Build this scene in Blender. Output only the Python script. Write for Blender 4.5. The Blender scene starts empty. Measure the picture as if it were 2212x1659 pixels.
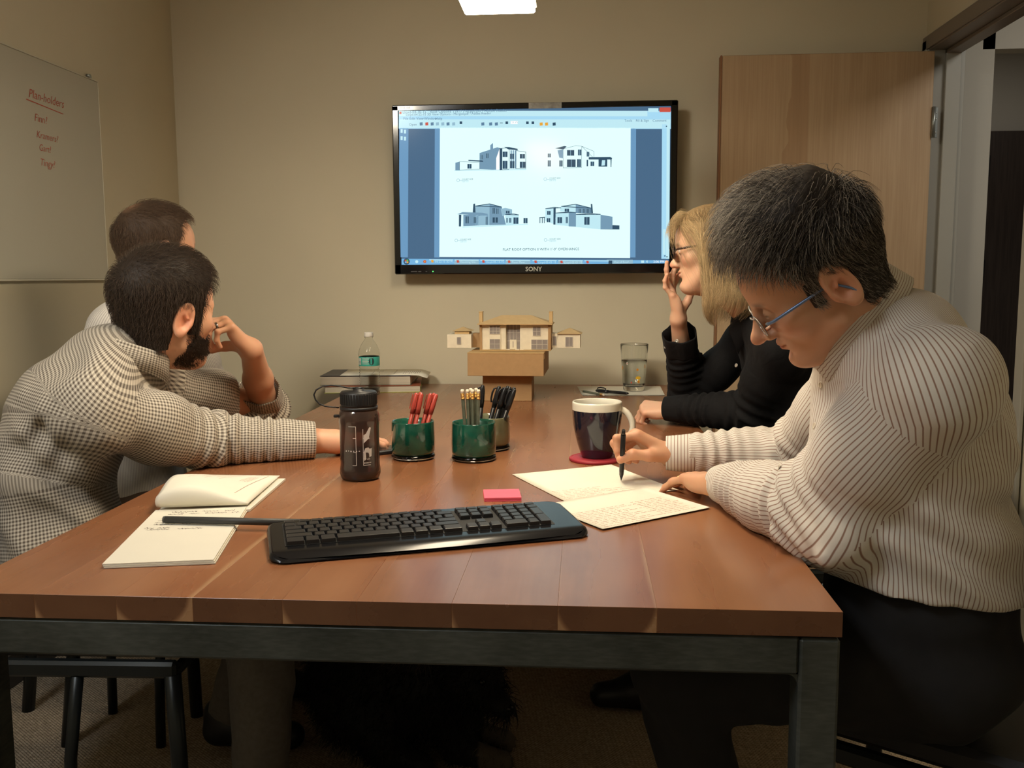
import bpy, bmesh, math, random
import numpy as np
from mathutils import Vector, Matrix, Euler

random.seed(7)
RNG = np.random.default_rng(11)
SC = bpy.context.scene
COL = SC.collection
PI = math.pi

# ---------------------------------------------------------------- camera
cam_d = bpy.data.cameras.new('camera')
cam = bpy.data.objects.new('camera', cam_d)
COL.objects.link(cam)
YAW, PITCH, ROLL = 0.07646, 0.11522, -0.00483
_f = Vector((-math.sin(YAW)*math.cos(PITCH), math.cos(YAW)*math.cos(PITCH), -math.sin(PITCH)))
_r = Vector((math.cos(YAW), math.sin(YAW), 0))
_u = _r.cross(_f)
_r2 = _r*math.cos(ROLL)+_u*math.sin(ROLL)
_u2 = -_r*math.sin(ROLL)+_u*math.cos(ROLL)
_m = Matrix((_r2, _u2, -_f)).transposed().to_4x4()
_m.translation = (0.27346, -1.18178, 1.17172)
cam.matrix_world = _m
cam_d.sensor_width = 36.0
cam_d.lens = 2000.0/2212.0*36.0
cam_d.clip_start = 0.05
SC.camera = cam

# ---------------------------------------------------------------- light, exposure
SC.view_settings.view_transform = 'Standard'
SC.view_settings.look = 'None'
SC.view_settings.gamma = 1.0
SC.view_settings.use_curve_mapping = False
SC.view_settings.exposure = 0.14
SC.cycles.max_bounces = 8
SC.cycles.caustics_reflective = False
SC.cycles.caustics_refractive = False
LAMP_EMIT = 31.0       # pendant diffuser
SCREEN_EMIT = 0.88
world = bpy.data.worlds.new('world')
SC.world = world
world.use_nodes = True
world.node_tree.nodes['Background'].inputs[0].default_value = (0.8, 0.85, 1.0, 1)
world.node_tree.nodes['Background'].inputs[1].default_value = 0.0

def area_light(name, loc, rot, size, size_y, power, color):
    d = bpy.data.lights.new(name, 'AREA')
    d.shape = 'RECTANGLE'; d.size = size; d.size_y = size_y
    d.energy = power; d.color = color
    o = bpy.data.objects.new(name, d); COL.objects.link(o)
    o.location = loc; o.rotation_euler = rot
    return o
# ceiling lamp at the near end of the room, behind the photographer; corridor light
area_light('room_light', (-1.0, -0.9, 2.58), (0, 0, 0), 0.5, 1.0, 21.0, (0.95, 0.97, 1.0))
# invented spot out of view, added to brighten the television wall
tl = area_light('wall_fill_light', (-1.25, -0.95, 2.56), (0, 0, 0), 0.5, 0.5, 7.4, (1.0, 0.90, 0.72))
tl.rotation_euler = (Vector((-0.05, 2.55, 0.90))-Vector((-1.25, -0.95, 2.56))).to_track_quat('-Z', 'Y').to_euler()
tl.data.spread = math.radians(54)
area_light('corridor_light', (2.45, 1.2, 2.5), (0, 0, 0), 0.6, 1.4, 16.0, (1.0, 0.95, 0.88))
area_light('corridor_end_fill', (2.6, 3.6, 2.5), (0, 0, 0), 0.5, 0.5, 3.0, (1.0, 0.92, 0.84))  # added fill, lifts the blackness beyond the doorway

# ---------------------------------------------------------------- materials
MATS = {}
def srgb(r, g, b):
    def c(x):
        x /= 255.0
        return x/12.92 if x <= 0.04045 else ((x+0.055)/1.055)**2.4
    return (c(r), c(g), c(b))

class NT:
    def __init__(s, name):
        s.m = bpy.data.materials.new(name); s.m.use_nodes = True
        s.t = s.m.node_tree; s.n = s.t.nodes; s.l = s.t.links
        s.b = s.n['Principled BSDF']
    def node(s, typ, **kw):
        x = s.n.new(typ)
        for k, v in kw.items(): setattr(x, k, v)
        return x
    def link(s, a, b): s.l.new(a, b)
    def math(s, op, a, b=None, c=None):
        x = s.node('ShaderNodeMath', operation=op)
        for i, v in enumerate((a, b, c)):
            if v is None: continue
            if hasattr(v, 'is_linked') or isinstance(v, bpy.types.NodeSocket): s.link(v, x.inputs[i])
            else: x.inputs[i].default_value = v
        return x.outputs[0]
    def mix(s, fac, a, b):
        x = s.node('ShaderNodeMix', data_type='RGBA')
        for sock, v in ((x.inputs[0], fac), (x.inputs[6], a), (x.inputs[7], b)):
            if isinstance(v, bpy.types.NodeSocket): s.link(v, sock)
            elif isinstance(v, (int, float)): sock.default_value = v
            else: sock.default_value = (*v, 1)
        return x.outputs[2]
    def coord(s, which='Object', scale=(1, 1, 1), rot=(0, 0, 0), loc=(0, 0, 0)):
        c = s.node('ShaderNodeTexCoord'); mp = s.node('ShaderNodeMapping')
        mp.inputs['Scale'].default_value = scale; mp.inputs['Rotation'].default_value = rot
        mp.inputs['Location'].default_value = loc
        s.link(c.outputs[which], mp.inputs[0]); return mp.outputs[0]
    def noise(s, vec, scale=5, detail=4, rough=.5, dist=0):
        x = s.node('ShaderNodeTexNoise')
        x.inputs['Scale'].default_value = scale; x.inputs['Detail'].default_value = detail
        x.inputs['Roughness'].default_value = rough; x.inputs['Distortion'].default_value = dist
        if vec is not None: s.link(vec, x.inputs['Vector'])
        return x.outputs[0]
    def ramp(s, fac, stops):
        x = s.node('ShaderNodeValToRGB')
        e = x.color_ramp.elements
        while len(e) < len(stops): e.new(0.5)
        for k, (p, c) in enumerate(stops):
            e[k].position = p; e[k].color = (*c, 1)
        s.link(fac, x.inputs[0]); return x.outputs[0]
    def bump(s, h, strength=.2, dist=.01):
        x = s.node('ShaderNodeBump'); x.inputs['Strength'].default_value = strength
        x.inputs['Distance'].default_value = dist
        s.link(h, x.inputs['Height']); s.link(x.outputs[0], s.b.inputs['Normal']); return x
    def set(s, **kw):
        for k, v in kw.items():
            k = k.replace('_', ' ')
            i = s.b.inputs[k]
            if isinstance(v, bpy.types.NodeSocket): s.link(v, i)
            elif isinstance(v, tuple) and len(v) == 3 and i.type == 'RGBA': i.default_value = (*v, 1)
            else: i.default_value = v
        return s

def mat(name, col, rough=.5, metal=0., spec=.5, var=0., vscale=30., bump=0., bscale=200., coat=0., trans=0., ior=1.45, emit=0., sss=0., aniso=None):
    """plain procedural material with noise driven tone variation and fine relief"""
    t = NT(name)
    t.set(Base_Color=col, Roughness=rough, Metallic=metal, IOR=ior)
    t.b.inputs['Specular IOR Level'].default_value = spec
    if coat: t.b.inputs['Coat Weight'].default_value = coat; t.b.inputs['Coat Roughness'].default_value = .08
    if trans: t.b.inputs['Transmission Weight'].default_value = trans
    if emit: t.set(Emission_Color=col, Emission_Strength=emit)
    if sss:
        t.b.inputs['Subsurface Weight'].default_value = sss
        t.b.inputs['Subsurface Radius'].default_value = (1.0, .35, .2); t.b.inputs['Subsurface Scale'].default_value = .006
    if var:
        v = t.coord('Object', aniso or (1, 1, 1))
        n = t.noise(v, vscale, 5)
        dk = tuple(max(0, c*(1-var)) for c in col); lt = tuple(c*(1+var) for c in col)
        t.set(Base_Color=t.ramp(n, [(.3, dk), (.7, lt)]))
    if bump:
        t.bump(t.noise(t.coord('Object'), bscale, 3), bump, .002)
    MATS[name] = t.m
    return t.m

# ---------------------------------------------------------------- geometry builder
class G:
    def __init__(s): s.v = []; s.f = []; s.m = []; s.sm = []
    def add(s, V, F, m=0, smooth=False):
        o = len(s.v)
        s.v += [tuple(map(float, p)) for p in V]
        s.f += [tuple(i+o for i in f) for f in F]
        s.m += [m]*len(F); s.sm += [smooth]*len(F)
        return s
    def box(s, c, size, b=0., rot=None, m=0):
        hx, hy, hz = size[0]/2, size[1]/2, size[2]/2
        if b <= 0:
            V = [(x*hx, y*hy, z*hz) for x in (-1, 1) for y in (-1, 1) for z in (-1, 1)]
            F = [(0, 1, 3, 2), (4, 6, 7, 5), (0, 4, 5, 1), (2, 3, 7, 6), (0, 2, 6, 4), (1, 5, 7, 3)]
        else:
            b = min(b, hx*.49, hy*.49, hz*.49)
            V = []; idx = {}
            for x in (-1, 1):
                for y in (-1, 1):
                    for z in (-1, 1):
                        for a in range(3):
                            p = [x*(hx-b), y*(hy-b), z*(hz-b)]
                            p[a] = (x*hx, y*hy, z*hz)[a]
                            idx[(x, y, z, a)] = len(V); V.append(tuple(p))
            F = []
            for a in range(3):
                o1, o2 = [k for k in range(3) if k != a]
                for sgn in (-1, 1):
                    loop = []
                    for q1, q2 in ((-1, -1), (1, -1), (1, 1), (-1, 1)):
                        k = [0, 0, 0]; k[a] = sgn; k[o1] = q1; k[o2] = q2
                        loop.append(idx[(*k, a)])
                    F.append(tuple(loop))
            for a in range(3):          # edges along axis a
                o1, o2 = [k for k in range(3) if k != a]
                for q1 in (-1, 1):
                    for q2 in (-1, 1):
                        k0 = [0, 0, 0]; k1 = [0, 0, 0]
                        k0[o1] = k1[o1] = q1; k0[o2] = k1[o2] = q2; k0[a] = -1; k1[a] = 1
                        F.append((idx[(*k0, o1)], idx[(*k1, o1)], idx[(*k1, o2)], idx[(*k0, o2)]))
            for x in (-1, 1):
                for y in (-1, 1):
                    for z in (-1, 1):
                        F.append(tuple(idx[(x, y, z, a)] for a in range(3)))
            # orient outwards (convex, centred at origin)
            W = np.array(V); FF = []
            for f in F:
                p = W[list(f)]; n = np.cross(p[1]-p[0], p[2]-p[0])
                FF.append(f if np.dot(n, p.mean(0)) > 0 else tuple(reversed(f)))
            F = FF
        M3 = Euler(rot).to_matrix() if rot is not None and not isinstance(rot, Matrix) else (rot if rot is not None else Matrix.Identity(3))
        c = Vector(c)
        return s.add([M3 @ Vector(p)+c for p in V], F, m)
    def lathe(s, prof, n=32, c=(0, 0, 0), m=0, smooth=True, axis=None, closed=False):
        """prof list of (r, z); revolve about z"""
        V = []; F = []
        for r, z in prof:
            for k in range(n):
                a = 2*PI*k/n; V.append((r*math.cos(a), r*math.sin(a), z))
        L = len(prof)
        for i in range(L-1 if not closed else L):
            j = (i+1) % L
            for k in range(n):
                k2 = (k+1) % n
                F.append((i*n+k, i*n+k2, j*n+k2, j*n+k))
        R3 = axis if axis is not None else Matrix.Identity(3)
        c = Vector(c)
        return s.add([R3 @ Vector(p)+c for p in V], F, m, smooth)
    def cyl(s, a, b, r, r2=None, n=16, m=0, caps=True, smooth=True, rings=None):
        a = Vector(a); b = Vector(b); d = b-a; L = d.length
        q = d.to_track_quat('Z', 'Y').to_matrix()
        r2 = r if r2 is None else r2
        prof = [(r, 0), (r2, L)]
        if caps: prof = [(1e-5, 0)]+prof+[(1e-5, L)]
        if rings: prof = [(x, y*L) for x, y in rings]
        V0 = len(s.f)
        s.lathe(prof, n, a, m, False, q)
        if smooth:
            for k in range(V0, len(s.f)):
                s.sm[k] = True
            if caps and not rings:
                for k in list(range(V0, V0+n))+list(range(V0+2*n, V0+3*n)): s.sm[k] = False
        return s
    def tube(s, pts, r, n=8, m=0, closed=False, caps=True):
        pts = [Vector(p) for p in pts]; L = len(pts)
        rs = r if hasattr(r, '__len__') else [r]*L
        V = []; F = []
        ref = None
        for i, p in enumerate(pts):
            if closed: t = pts[(i+1) % L]-pts[i-1]
            else: t = pts[min(i+1, L-1)]-pts[max(i-1, 0)]
            t.normalize()
            if ref is None:
                ref = Vector((0, 0, 1)) if abs(t.z) < .9 else Vector((1, 0, 0))
            ref = (ref-t*ref.dot(t)).normalized(); w = t.cross(ref)
            for k in range(n):
                a = 2*PI*k/n; V.append(p+(ref*math.cos(a)+w*math.sin(a))*rs[i])
        for i in range(L if closed else L-1):
            j = (i+1) % L
            for k in range(n):
                k2 = (k+1) % n
                F.append((i*n+k, i*n+k2, j*n+k2, j*n+k))
        if caps and not closed:
            F.append(tuple(reversed(range(n)))); F.append(tuple((L-1)*n+k for k in range(n)))
        return s.add(V, F, m, True)
    def prism(s, poly, z0, z1, M4=None, m=0, smooth=False):
        n = len(poly)
        ar = sum(poly[i][0]*poly[(i+1) % n][1]-poly[(i+1) % n][0]*poly[i][1] for i in range(n))
        if ar < 0: poly = poly[::-1]
        V = [(x, y, z0) for x, y in poly]+[(x, y, z1) for x, y in poly]
        F = [tuple(reversed(range(n))), tuple(range(n, 2*n))]+[(i, (i+1) % n, n+(i+1) % n, n+i) for i in range(n)]
        if M4 is not None: V = [M4 @ Vector(p) for p in V]
        return s.add(V, F, m, smooth)
    def sphere(s, c, r, nu=16, nv=10, m=0, M3=None):
        rx, ry, rz = r if hasattr(r, '__len__') else (r, r, r)
        V = [(0, 0, -rz)]; F = []
        for i in range(1, nv):
            t = -PI/2+PI*i/nv
            for k in range(nu):
                a = 2*PI*k/nu; V.append((rx*math.cos(t)*math.cos(a), ry*math.cos(t)*math.sin(a), rz*math.sin(t)))
        V.append((0, 0, rz)); top = len(V)-1
        for k in range(nu):
            k2 = (k+1) % nu
            F.append((0, 1+k2, 1+k)); F.append((top, top-nu+k, top-nu+k2))
            for i in range(nv-2):
                F.append((1+i*nu+k, 1+i*nu+k2, 1+(i+1)*nu+k2, 1+(i+1)*nu+k))
        c = Vector(c)
        return s.add([(M3 @ Vector(p) if M3 is not None else Vector(p))+c for p in V], F, m, True)
    def quad(s, *p, m=0): return s.add(p, [tuple(range(len(p)))], m)

def mesh_from(name, g):
    me = bpy.data.meshes.new(name)
    me.from_pydata(g.v, [], g.f)
    me.polygons.foreach_set('material_index', g.m)
    me.polygons.foreach_set('use_smooth', g.sm)
    me.update()
    return me

def link(name, me, mats=None, parent=None, loc=None, rot=None):
    o = bpy.data.objects.new(name, me); COL.objects.link(o)
    if mats is not None:
        for x in (mats if isinstance(mats, (list, tuple)) else [mats]): me.materials.append(x)
    if parent is not None: o.parent = parent
    if loc is not None: o.location = loc
    if rot is not None: o.rotation_euler = rot
    return o

def part(name, g, mats, parent=None, loc=None, rot=None, label=None, kind=None):
    """one mesh object; vertices are in the parent's own space"""
    o = link(name, mesh_from(name, g), mats, parent, loc, rot)
    if label: o['label'] = label
    if kind: o['kind'] = kind
    return o

def tag(o, label, cat, group=None):
    o['label'] = label; o['category'] = cat
    if group: o['group'] = group
    return o

def thing(name, label, cat, loc=(0, 0, 0), rz=0., group=None, rot=None):
    o = bpy.data.objects.new(name, None); COL.objects.link(o)
    o.empty_display_size = .05
    o.location = loc; o.rotation_euler = rot if rot is not None else (0, 0, rz)
    return tag(o, label, cat, group)

def struct(name, g, mats, parent=None):
    o = link(name, mesh_from(name, g), mats, parent)
    if parent is None: o['kind'] = 'structure'
    return o

def copy_tree(o, parent=None):
    c = o.copy(); COL.objects.link(c); c.parent = parent
    for ch in list(o.children): copy_tree(ch, c)
    return c

def text_geo(string, size=1., shear=0., bold=0., align='LEFT', res=2):
    cu = bpy.data.curves.new('t', 'FONT'); cu.body = string; cu.size = size; cu.shear = shear
    cu.align_x = align; cu.resolution_u = res; cu.offset = bold
    ob = bpy.data.objects.new('t', cu)
    me = ob.to_mesh()
    V = [tuple(v.co) for v in me.vertices]; F = [tuple(p.vertices) for p in me.polygons]
    ob.to_mesh_clear(); bpy.data.objects.remove(ob); bpy.data.curves.remove(cu)
    return V, F

def text_into(g, string, size, xf, m=0, **kw):
    """xf maps flat (x, y) of the lettering to a 3-D point"""
    V, F = text_geo(string, size, **kw)
    g.add([xf(x, y) for x, y, z in V], F, m)

def scribble(g, xf, x0, y0, length, size, seed, m=0, w=.0006):
    """a line of handwriting as thin ink ribbons, word by word"""
    rn = random.Random(seed); x = x0
    while x < x0+length:
        wl = size*rn.uniform(1.5, 5.5); n = max(4, int(wl/size*5)); pts = []
        ph = rn.uniform(0, 6)
        for k in range(n+1):
            t = k/n
            pts.append((x+wl*t+size*.15*math.sin(9*t+ph), y0+size*(.32*math.sin(k*1.9+ph)+.16*math.sin(k*3.1+ph*2)+(.35 if rn.random() < .15 else 0))))
        for a, b in zip(pts, pts[1:]):
            dx, dy = b[0]-a[0], b[1]-a[1]; L = math.hypot(dx, dy)+1e-9; nx, ny = -dy/L*w, dx/L*w
            g.add([xf(a[0]-nx, a[1]-ny), xf(b[0]-nx, b[1]-ny), xf(b[0]+nx, b[1]+ny), xf(a[0]+nx, a[1]+ny)], [(0, 1, 2, 3)], m)
        x += wl+size*rn.uniform(.8, 1.6)
# ================================================================ SETTING
WALL_X0, WALL_X1, WALL_Y0, WALL_Y1, CEIL = -1.374, 1.564, -2.4, 2.55, 2.62
DOOR_Y0, DOOR_Y1, DOOR_H = 1.655, 2.485, 2.0

def paint(name, col, var=.03):
    t = NT(name)
    v = t.coord('Object')
    n = t.noise(v, 2.2, 3); n2 = t.noise(v, 160, 2)
    t.set(Base_Color=t.ramp(n, [(.3, tuple(c*(1-var) for c in col)), (.7, tuple(c*(1+var) for c in col))]), Roughness=.62)
    t.b.inputs['Specular IOR Level'].default_value = .3
    t.bump(n2, .12, .001)
    MATS[name] = t.m; return t.m
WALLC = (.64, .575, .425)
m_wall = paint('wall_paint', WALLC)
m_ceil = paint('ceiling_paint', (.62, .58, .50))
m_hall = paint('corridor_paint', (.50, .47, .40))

def carpet():
    t = NT('loop_carpet')
    v = t.coord('Object', (1, 1, 1), (0, 0, math.radians(38)))
    br = t.node('ShaderNodeTexBrick'); t.link(v, br.inputs['Vector'])
    br.inputs['Scale'].default_value = 46; br.inputs['Mortar Size'].default_value = .035
    br.inputs['Brick Width'].default_value = .62; br.inputs['Row Height'].default_value = .3
    br.inputs['Mortar Smooth'].default_value = 1.0
    br.inputs['Color1'].default_value = (.44, .36, .26, 1); br.inputs['Color2'].default_value = (.33, .265, .185, 1)
    br.inputs['Mortar'].default_value = (.05, .04, .03, 1)
    n = t.noise(v, 90, 3)
    c = t.mix(.35, br.outputs[0], t.ramp(n, [(.35, (.17, .135, .095)), (.65, (.50, .41, .30))]))
    t.set(Base_Color=c, Roughness=.95)
    t.b.inputs['Specular IOR Level'].default_value = .1
    t.bump(t.math('ADD', t.math('MULTIPLY', br.outputs[1], -1.0), t.math('MULTIPLY', n, .5)), .9, .004)
    return t.m
m_carpet = carpet()

g = G(); g.box((1.2, 1.0, -.05), (6.2, 7.4, .1)); struct('floor', g, m_carpet)
g = G(); g.box((1.2, 1.0, CEIL+.05), (6.2, 7.4, .1)); struct('ceiling', g, m_ceil)
g = G(); g.box((.095, WALL_Y1+.05, CEIL/2), (3.06, .1, CEIL)); struct('wall_back', g, m_wall)
g = G(); g.box((WALL_X0-.05, .1, CEIL/2), (.1, 5.0, CEIL)); struct('wall_left', g, m_wall)
g = G(); g.box((.095, WALL_Y0-.05, CEIL/2), (3.14, .1, CEIL)); struct('wall_front', g, m_wall)
g = G()
g.box((WALL_X1+.05, (WALL_Y0+DOOR_Y0-.04)/2, CEIL/2), (.1, DOOR_Y0-.04-WALL_Y0, CEIL))
g.box((WALL_X1+.05, (DOOR_Y0+DOOR_Y1)/2, (DOOR_H+.04+CEIL)/2), (.1, DOOR_Y1-DOOR_Y0+.08, CEIL-DOOR_H-.04))
g.box((WALL_X1+.05, (DOOR_Y1+.04+WALL_Y1)/2, CEIL/2), (.1, WALL_Y1-DOOR_Y1-.04, CEIL))
struct('wall_right', g, m_wall)

# pressed steel door frame
m_frame = mat('frame_paint', (.40, .385, .33), .38, spec=.5, bump=.02)
def frame_profile(g, axis, fixed, lo, hi):
    pass
tr = bpy.data.objects.new('trim_1', None); COL.objects.link(tr); tr['kind'] = 'structure'
def jamb(y, sgn):
    g = G()
    # face on the room side, the soffit with a raised stop, the far rabbet
    xs = [(WALL_X1-.012, .045, .03), (WALL_X1+.004, .012, .0)]
    g.box((WALL_X1+.055, y+sgn*.02, DOOR_H/2+.01), (.135, .04, DOOR_H+.02), .002)
    g.box((WALL_X1+.075, y-sgn*.007, DOOR_H/2), (.055, .014, DOOR_H), .002)
    g.box((WALL_X1-.013, y+sgn*.035, DOOR_H/2+.02), (.012, .05, DOOR_H+.04), .002)
    return g
part('jamb', jamb(DOOR_Y1, 1), m_frame, tr); part('jamb', jamb(DOOR_Y0, -1), m_frame, tr)
g = G(); L = DOOR_Y1-DOOR_Y0
g.box((WALL_X1+.055, (DOOR_Y0+DOOR_Y1)/2, DOOR_H+.02), (.135, L, .04), .002)
g.box((WALL_X1+.075, (DOOR_Y0+DOOR_Y1)/2, DOOR_H-.007), (.055, L, .014), .002)
g.box((WALL_X1-.013, (DOOR_Y0+DOOR_Y1)/2, DOOR_H+.03), (.012, L+.1, .05), .002)
m_header = mat('header_paint', (.20, .165, .13), .4)
part('header', g, m_header, tr)

# maple door, swung open against the back wall
def maple():
    t = NT('maple_veneer')
    v = t.coord('Object', (1, 1, 1))
    sx = t.node('ShaderNodeSeparateXYZ'); t.link(v, sx.inputs[0])
    w = t.noise(t.coord('Object', (9, 9, .9)), 2.0, 4, .55, .6)
    fine = t.noise(t.coord('Object', (70, 70, 1.2)), 3.0, 4)
    base = t.ramp(w, [(.25, (.43, .295, .17)), (.5, (.48, .335, .20)), (.75, (.52, .37, .225))])
    base = t.mix(.16, base, t.ramp(fine, [(.35, (.36, .22, .11)), (.65, (.66, .48, .29))]))
    # darker heartwood stripe beside a veneer joint, ragged on its left
    wob = t.noise(t.coord('Object', (3, 3, 1.3)), 3.2, 3)
    edge = t.math('ADD', sx.outputs[0], t.math('MULTIPLY', t.math('SUBTRACT', wob, .5), .16))
    left = t.math('GREATER_THAN', edge, .262)
    right = t.math('LESS_THAN', sx.outputs[0], .325)
    msk = t.math('MULTIPLY', left, right)
    grain = t.ramp(t.noise(t.coord('Object', (40, 40, .8)), 2.0, 3), [(.3, (.36, .215, .115)), (.7, (.44, .275, .15))])
    c = t.mix(t.math('MULTIPLY', msk, .62), base, grain)
    t.set(Base_Color=c, Roughness=.42)
    t.bump(fine, .05, .001)
    return t.m
m_maple = maple()
m_edge = mat('door_edge_band', (.28, .13, .06), .5, var=.2, vscale=8, aniso=(30, 30, 1))
m_steel = mat('brushed_hinge', (.34, .36, .34), .35, metal=.8, bump=.03)
DW = .772
dr = thing('door_1', 'maple veneer door swung wide open against the back wall', 'door', (.782, 2.446, .01)); dr['kind'] = 'structure'
for k in ('label', 'category'): del dr[k]
g = G(); g.box((DW/2+.003, 0, .99), (DW-.006, .042, 1.97), .003); part('slab', g, m_maple, dr)
g = G(); g.box((.002, 0, .99), (.006, .0425, 1.972), .001); part('edge_band', g, m_edge, dr)
for z in (1.72, .985, .22):
    g = G()
    g.box((DW+.006, -.012, z), (.034, .004, .11), .001)
    g.cyl((DW+.004, -.024, z-.055), (DW+.004, -.024, z+.055), .007, n=12)
    h = part('hinge', g, m_steel, dr)
    s = G()
    for dx, dz in ((.012, .036), (.012, .012), (.004, -.012), (.012, -.036)):
        s.lathe([(1e-5, .0012), (.003, .001), (.0035, 0)], 10, (DW+dx+.004, -.0142, z+dz), axis=Matrix.Rotation(PI/2, 3, 'X'))
    part('screw', s, mat('screw_%d' % int(z*100), (.6, .6, .56), .3, metal=.9), h)
g = G(); g.cyl((.07, -.022, .84), (.07, -.052, .84), .012, n=12); g.lathe([(1e-5, .0), (.018, .002), (.027, .018), (.022, .032), (1e-5, .038)], 18, (.07, -.045, .84), axis=Matrix.Rotation(PI/2, 3, 'X'))
part('knob', g, m_steel, dr)

# corridor seen through the doorway
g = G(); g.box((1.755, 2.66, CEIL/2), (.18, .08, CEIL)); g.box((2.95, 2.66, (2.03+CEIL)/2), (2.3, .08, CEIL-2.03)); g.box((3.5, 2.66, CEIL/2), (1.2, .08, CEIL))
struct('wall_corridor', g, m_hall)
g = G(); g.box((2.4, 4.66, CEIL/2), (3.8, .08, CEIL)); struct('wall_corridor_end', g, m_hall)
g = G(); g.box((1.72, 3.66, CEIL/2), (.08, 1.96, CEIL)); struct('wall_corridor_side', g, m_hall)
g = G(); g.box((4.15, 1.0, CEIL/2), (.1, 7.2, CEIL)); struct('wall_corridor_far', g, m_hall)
m_dark = mat('dark_stained_wood', (.045, .032, .025), .5, var=.3, vscale=4, aniso=(20, 20, 1))
m_black = mat('black_iron', (.012, .012, .012), .4)
d2 = bpy.data.objects.new('door_2', None); COL.objects.link(d2); d2['kind'] = 'structure'; d2.location = (2.62, 4.55, 0)
g = G(); g.box((.45, 0, 1.0), (.9, .045, 2.0), .003); part('slab', g, m_dark, d2)
for z in (.5, 1.2, 1.8):
    g = G(); g.box((-.01, -.03, z), (.05, .02, .12), .003); part('hinge', g, m_black, d2)
    
g = G()
g.box((WALL_X0+.006, .1, .05), (.012, 5.0, .1), .003); struct('baseboard_left', g, mat('vinyl_base', (.06, .055, .05), .5))
g = G(); g.box((-.1, WALL_Y1-.006, .05), (2.53, .012, .1), .003); struct('baseboard_back', g, MATS['vinyl_base'])

# ================================================================ WHITEBOARD
m_board = mat('laminate_board', (.50, .475, .385), .25, spec=.5, var=.02, vscale=2)
m_bedge = mat('board_edge', (.62, .58, .46), .35)
m_red_ink = mat('red_marker', (.50, .085, .05), .6)
wb = thing('whiteboard', 'pale grey whiteboard with red handwriting on the left wall', 'whiteboard', (WALL_X0+.001, 1.0, 1.5))
g = G(); g.box((.008, 0, 0), (.016, 1.83, .658), .002); part('panel', g, m_board, wb)
g = G(); g.box((.008, .9155, 0), (.018, .003, .66), .0008); g.box((.008, 0, -.331), (.020, 1.834, .005), .001); g.box((.008, 0, .3305), (.018, 1.834, .003), .001)
part('edging', g, m_bedge, wb)
g = G(); g.cyl((.001, .876, .342), (.012, .876, .342), .006, n=12); g.box((.012, .876, .334), (.004, .01, .02), .001)
part('clip', g, m_steel, wb)
def wbxf(y, z):
    return lambda a, b: (.0168, y+a-1.0, z+b-1.5)
for (s_, y, z, sz, sh) in (('Plan-holders', 1.508, 1.705, .052, .25), ('Finn?', 1.53, 1.640, .046, .2), ('Kramers?', 1.535, 1.593, .042, .25), ('Gart?', 1.545, 1.556, .040, .15), ('Tingy?', 1.545, 1.512, .044, .25)):
    g = G(); text_into(g, s_, sz*.72, wbxf(y, z), shear=sh, bold=-.0003); part('handwriting', g, m_red_ink, wb)
g = G(); g.add([(.0168, 1.495-1, 1.695-1.5), (.0168, 1.69-1, 1.685-1.5), (.0168, 1.69-1, 1.6875-1.5), (.0168, 1.495-1, 1.698-1.5)], [(0, 1, 2, 3)])
part('underline', g, m_red_ink, wb)

# ================================================================ TELEVISION
m_tv = mat('gloss_black_bezel', (.006, .006, .007), .12, spec=.5, coat=.6)
m_tvb = mat('television_back', (.015, .015, .015), .5)
tv = thing('television', 'wide black flat screen showing four house drawings on the back wall', 'television', (.083, 2.45, 1.506))
TW, TH = 1.09, .645
g = G()
m_bez = .030
g.box((0, .0, TH/2-.011), (TW, .04, .024), .004); g.box((0, 0, -TH/2+.020), (TW, .04, .040), .004)
for sx in (-1, 1): g.box((sx*(TW/2-.0135), 0, 0), (.027, .04, TH), .004)
part('bezel', g, m_tv, tv)
g = G(); g.box((0, .048, -.02), (TW-.2, .06, TH-.2), .02); g.box((0, .022, 0), (TW-.02, .02, TH-.02), .004); part('back_shell', g, m_tvb, tv)
g = G(); g.box((0, .085, 0), (.4, .03, .3), .004); part('wall_mount', g, m_tvb, tv)

def emis(name, col, s=1.0):
    t = NT(name); t.set(Base_Color=(0.01, .01, .01), Roughness=.13, Emission_Color=col, Emission_Strength=s*SCREEN_EMIT)
    t.b.inputs['Specular IOR Level'].default_value = .08
    return t.m
SCRM = [emis('screen_page', srgb(222, 254, 255), 1.12), emis('screen_bar', srgb(170, 222, 248)), emis('screen_panel', srgb(78, 112, 144), .9), emis('screen_gutter', srgb(112, 160, 200), .95),
        emis('screen_ink', srgb(52, 84, 108), .9), emis('screen_shade', srgb(122, 160, 186), .95), emis('screen_task', srgb(120, 182, 226)), emis('screen_red', srgb(205, 84, 70)),
        emis('screen_text', srgb(96, 132, 162)), emis('screen_green', srgb(90, 200, 90)), emis('screen_orange', srgb(235, 170, 60)), emis('screen_pale', srgb(196, 238, 248)), emis('screen_mid', srgb(150, 190, 210)), emis('screen_white', srgb(250, 255, 255), 1.1)]
SX0, SX1, SZ0, SZ1 = -.518, .518, -.285, .301
def scr(x, y):
    """photo-crop pixel of the screen -> place on the display panel"""
    yt = 180-35*(x-145)/1895; yb = 1242-22*(x-170)/1860
    v = (y-yt)/(yb-yt); u = (x-(145+25*v))/(1895-35*v)
    return SX0+u*(SX1-SX0), SZ1-v*(SZ1-SZ0)
DEP = [0]
g = G()
g.box((0, -.0155, .008), (SX1-SX0, .006, SZ1-SZ0), 0, m=2)
def spoly(pts, m, lay):
    q = [scr(*p) for p in pts]
    ar = sum(q[i][0]*q[(i+1) % len(q)][1]-q[(i+1) % len(q)][0]*q[i][1] for i in range(len(q)))
    if ar < 0: q = q[::-1]
    g.add([(x, -.0188-.00012*lay, z) for x, z in q], [tuple(range(len(q)))], m)
def srect(x0, y0, x1, y1, m, lay): spoly([(x0, y0), (x1, y0), (x1, y1), (x0, y1)], m, lay)
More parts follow.
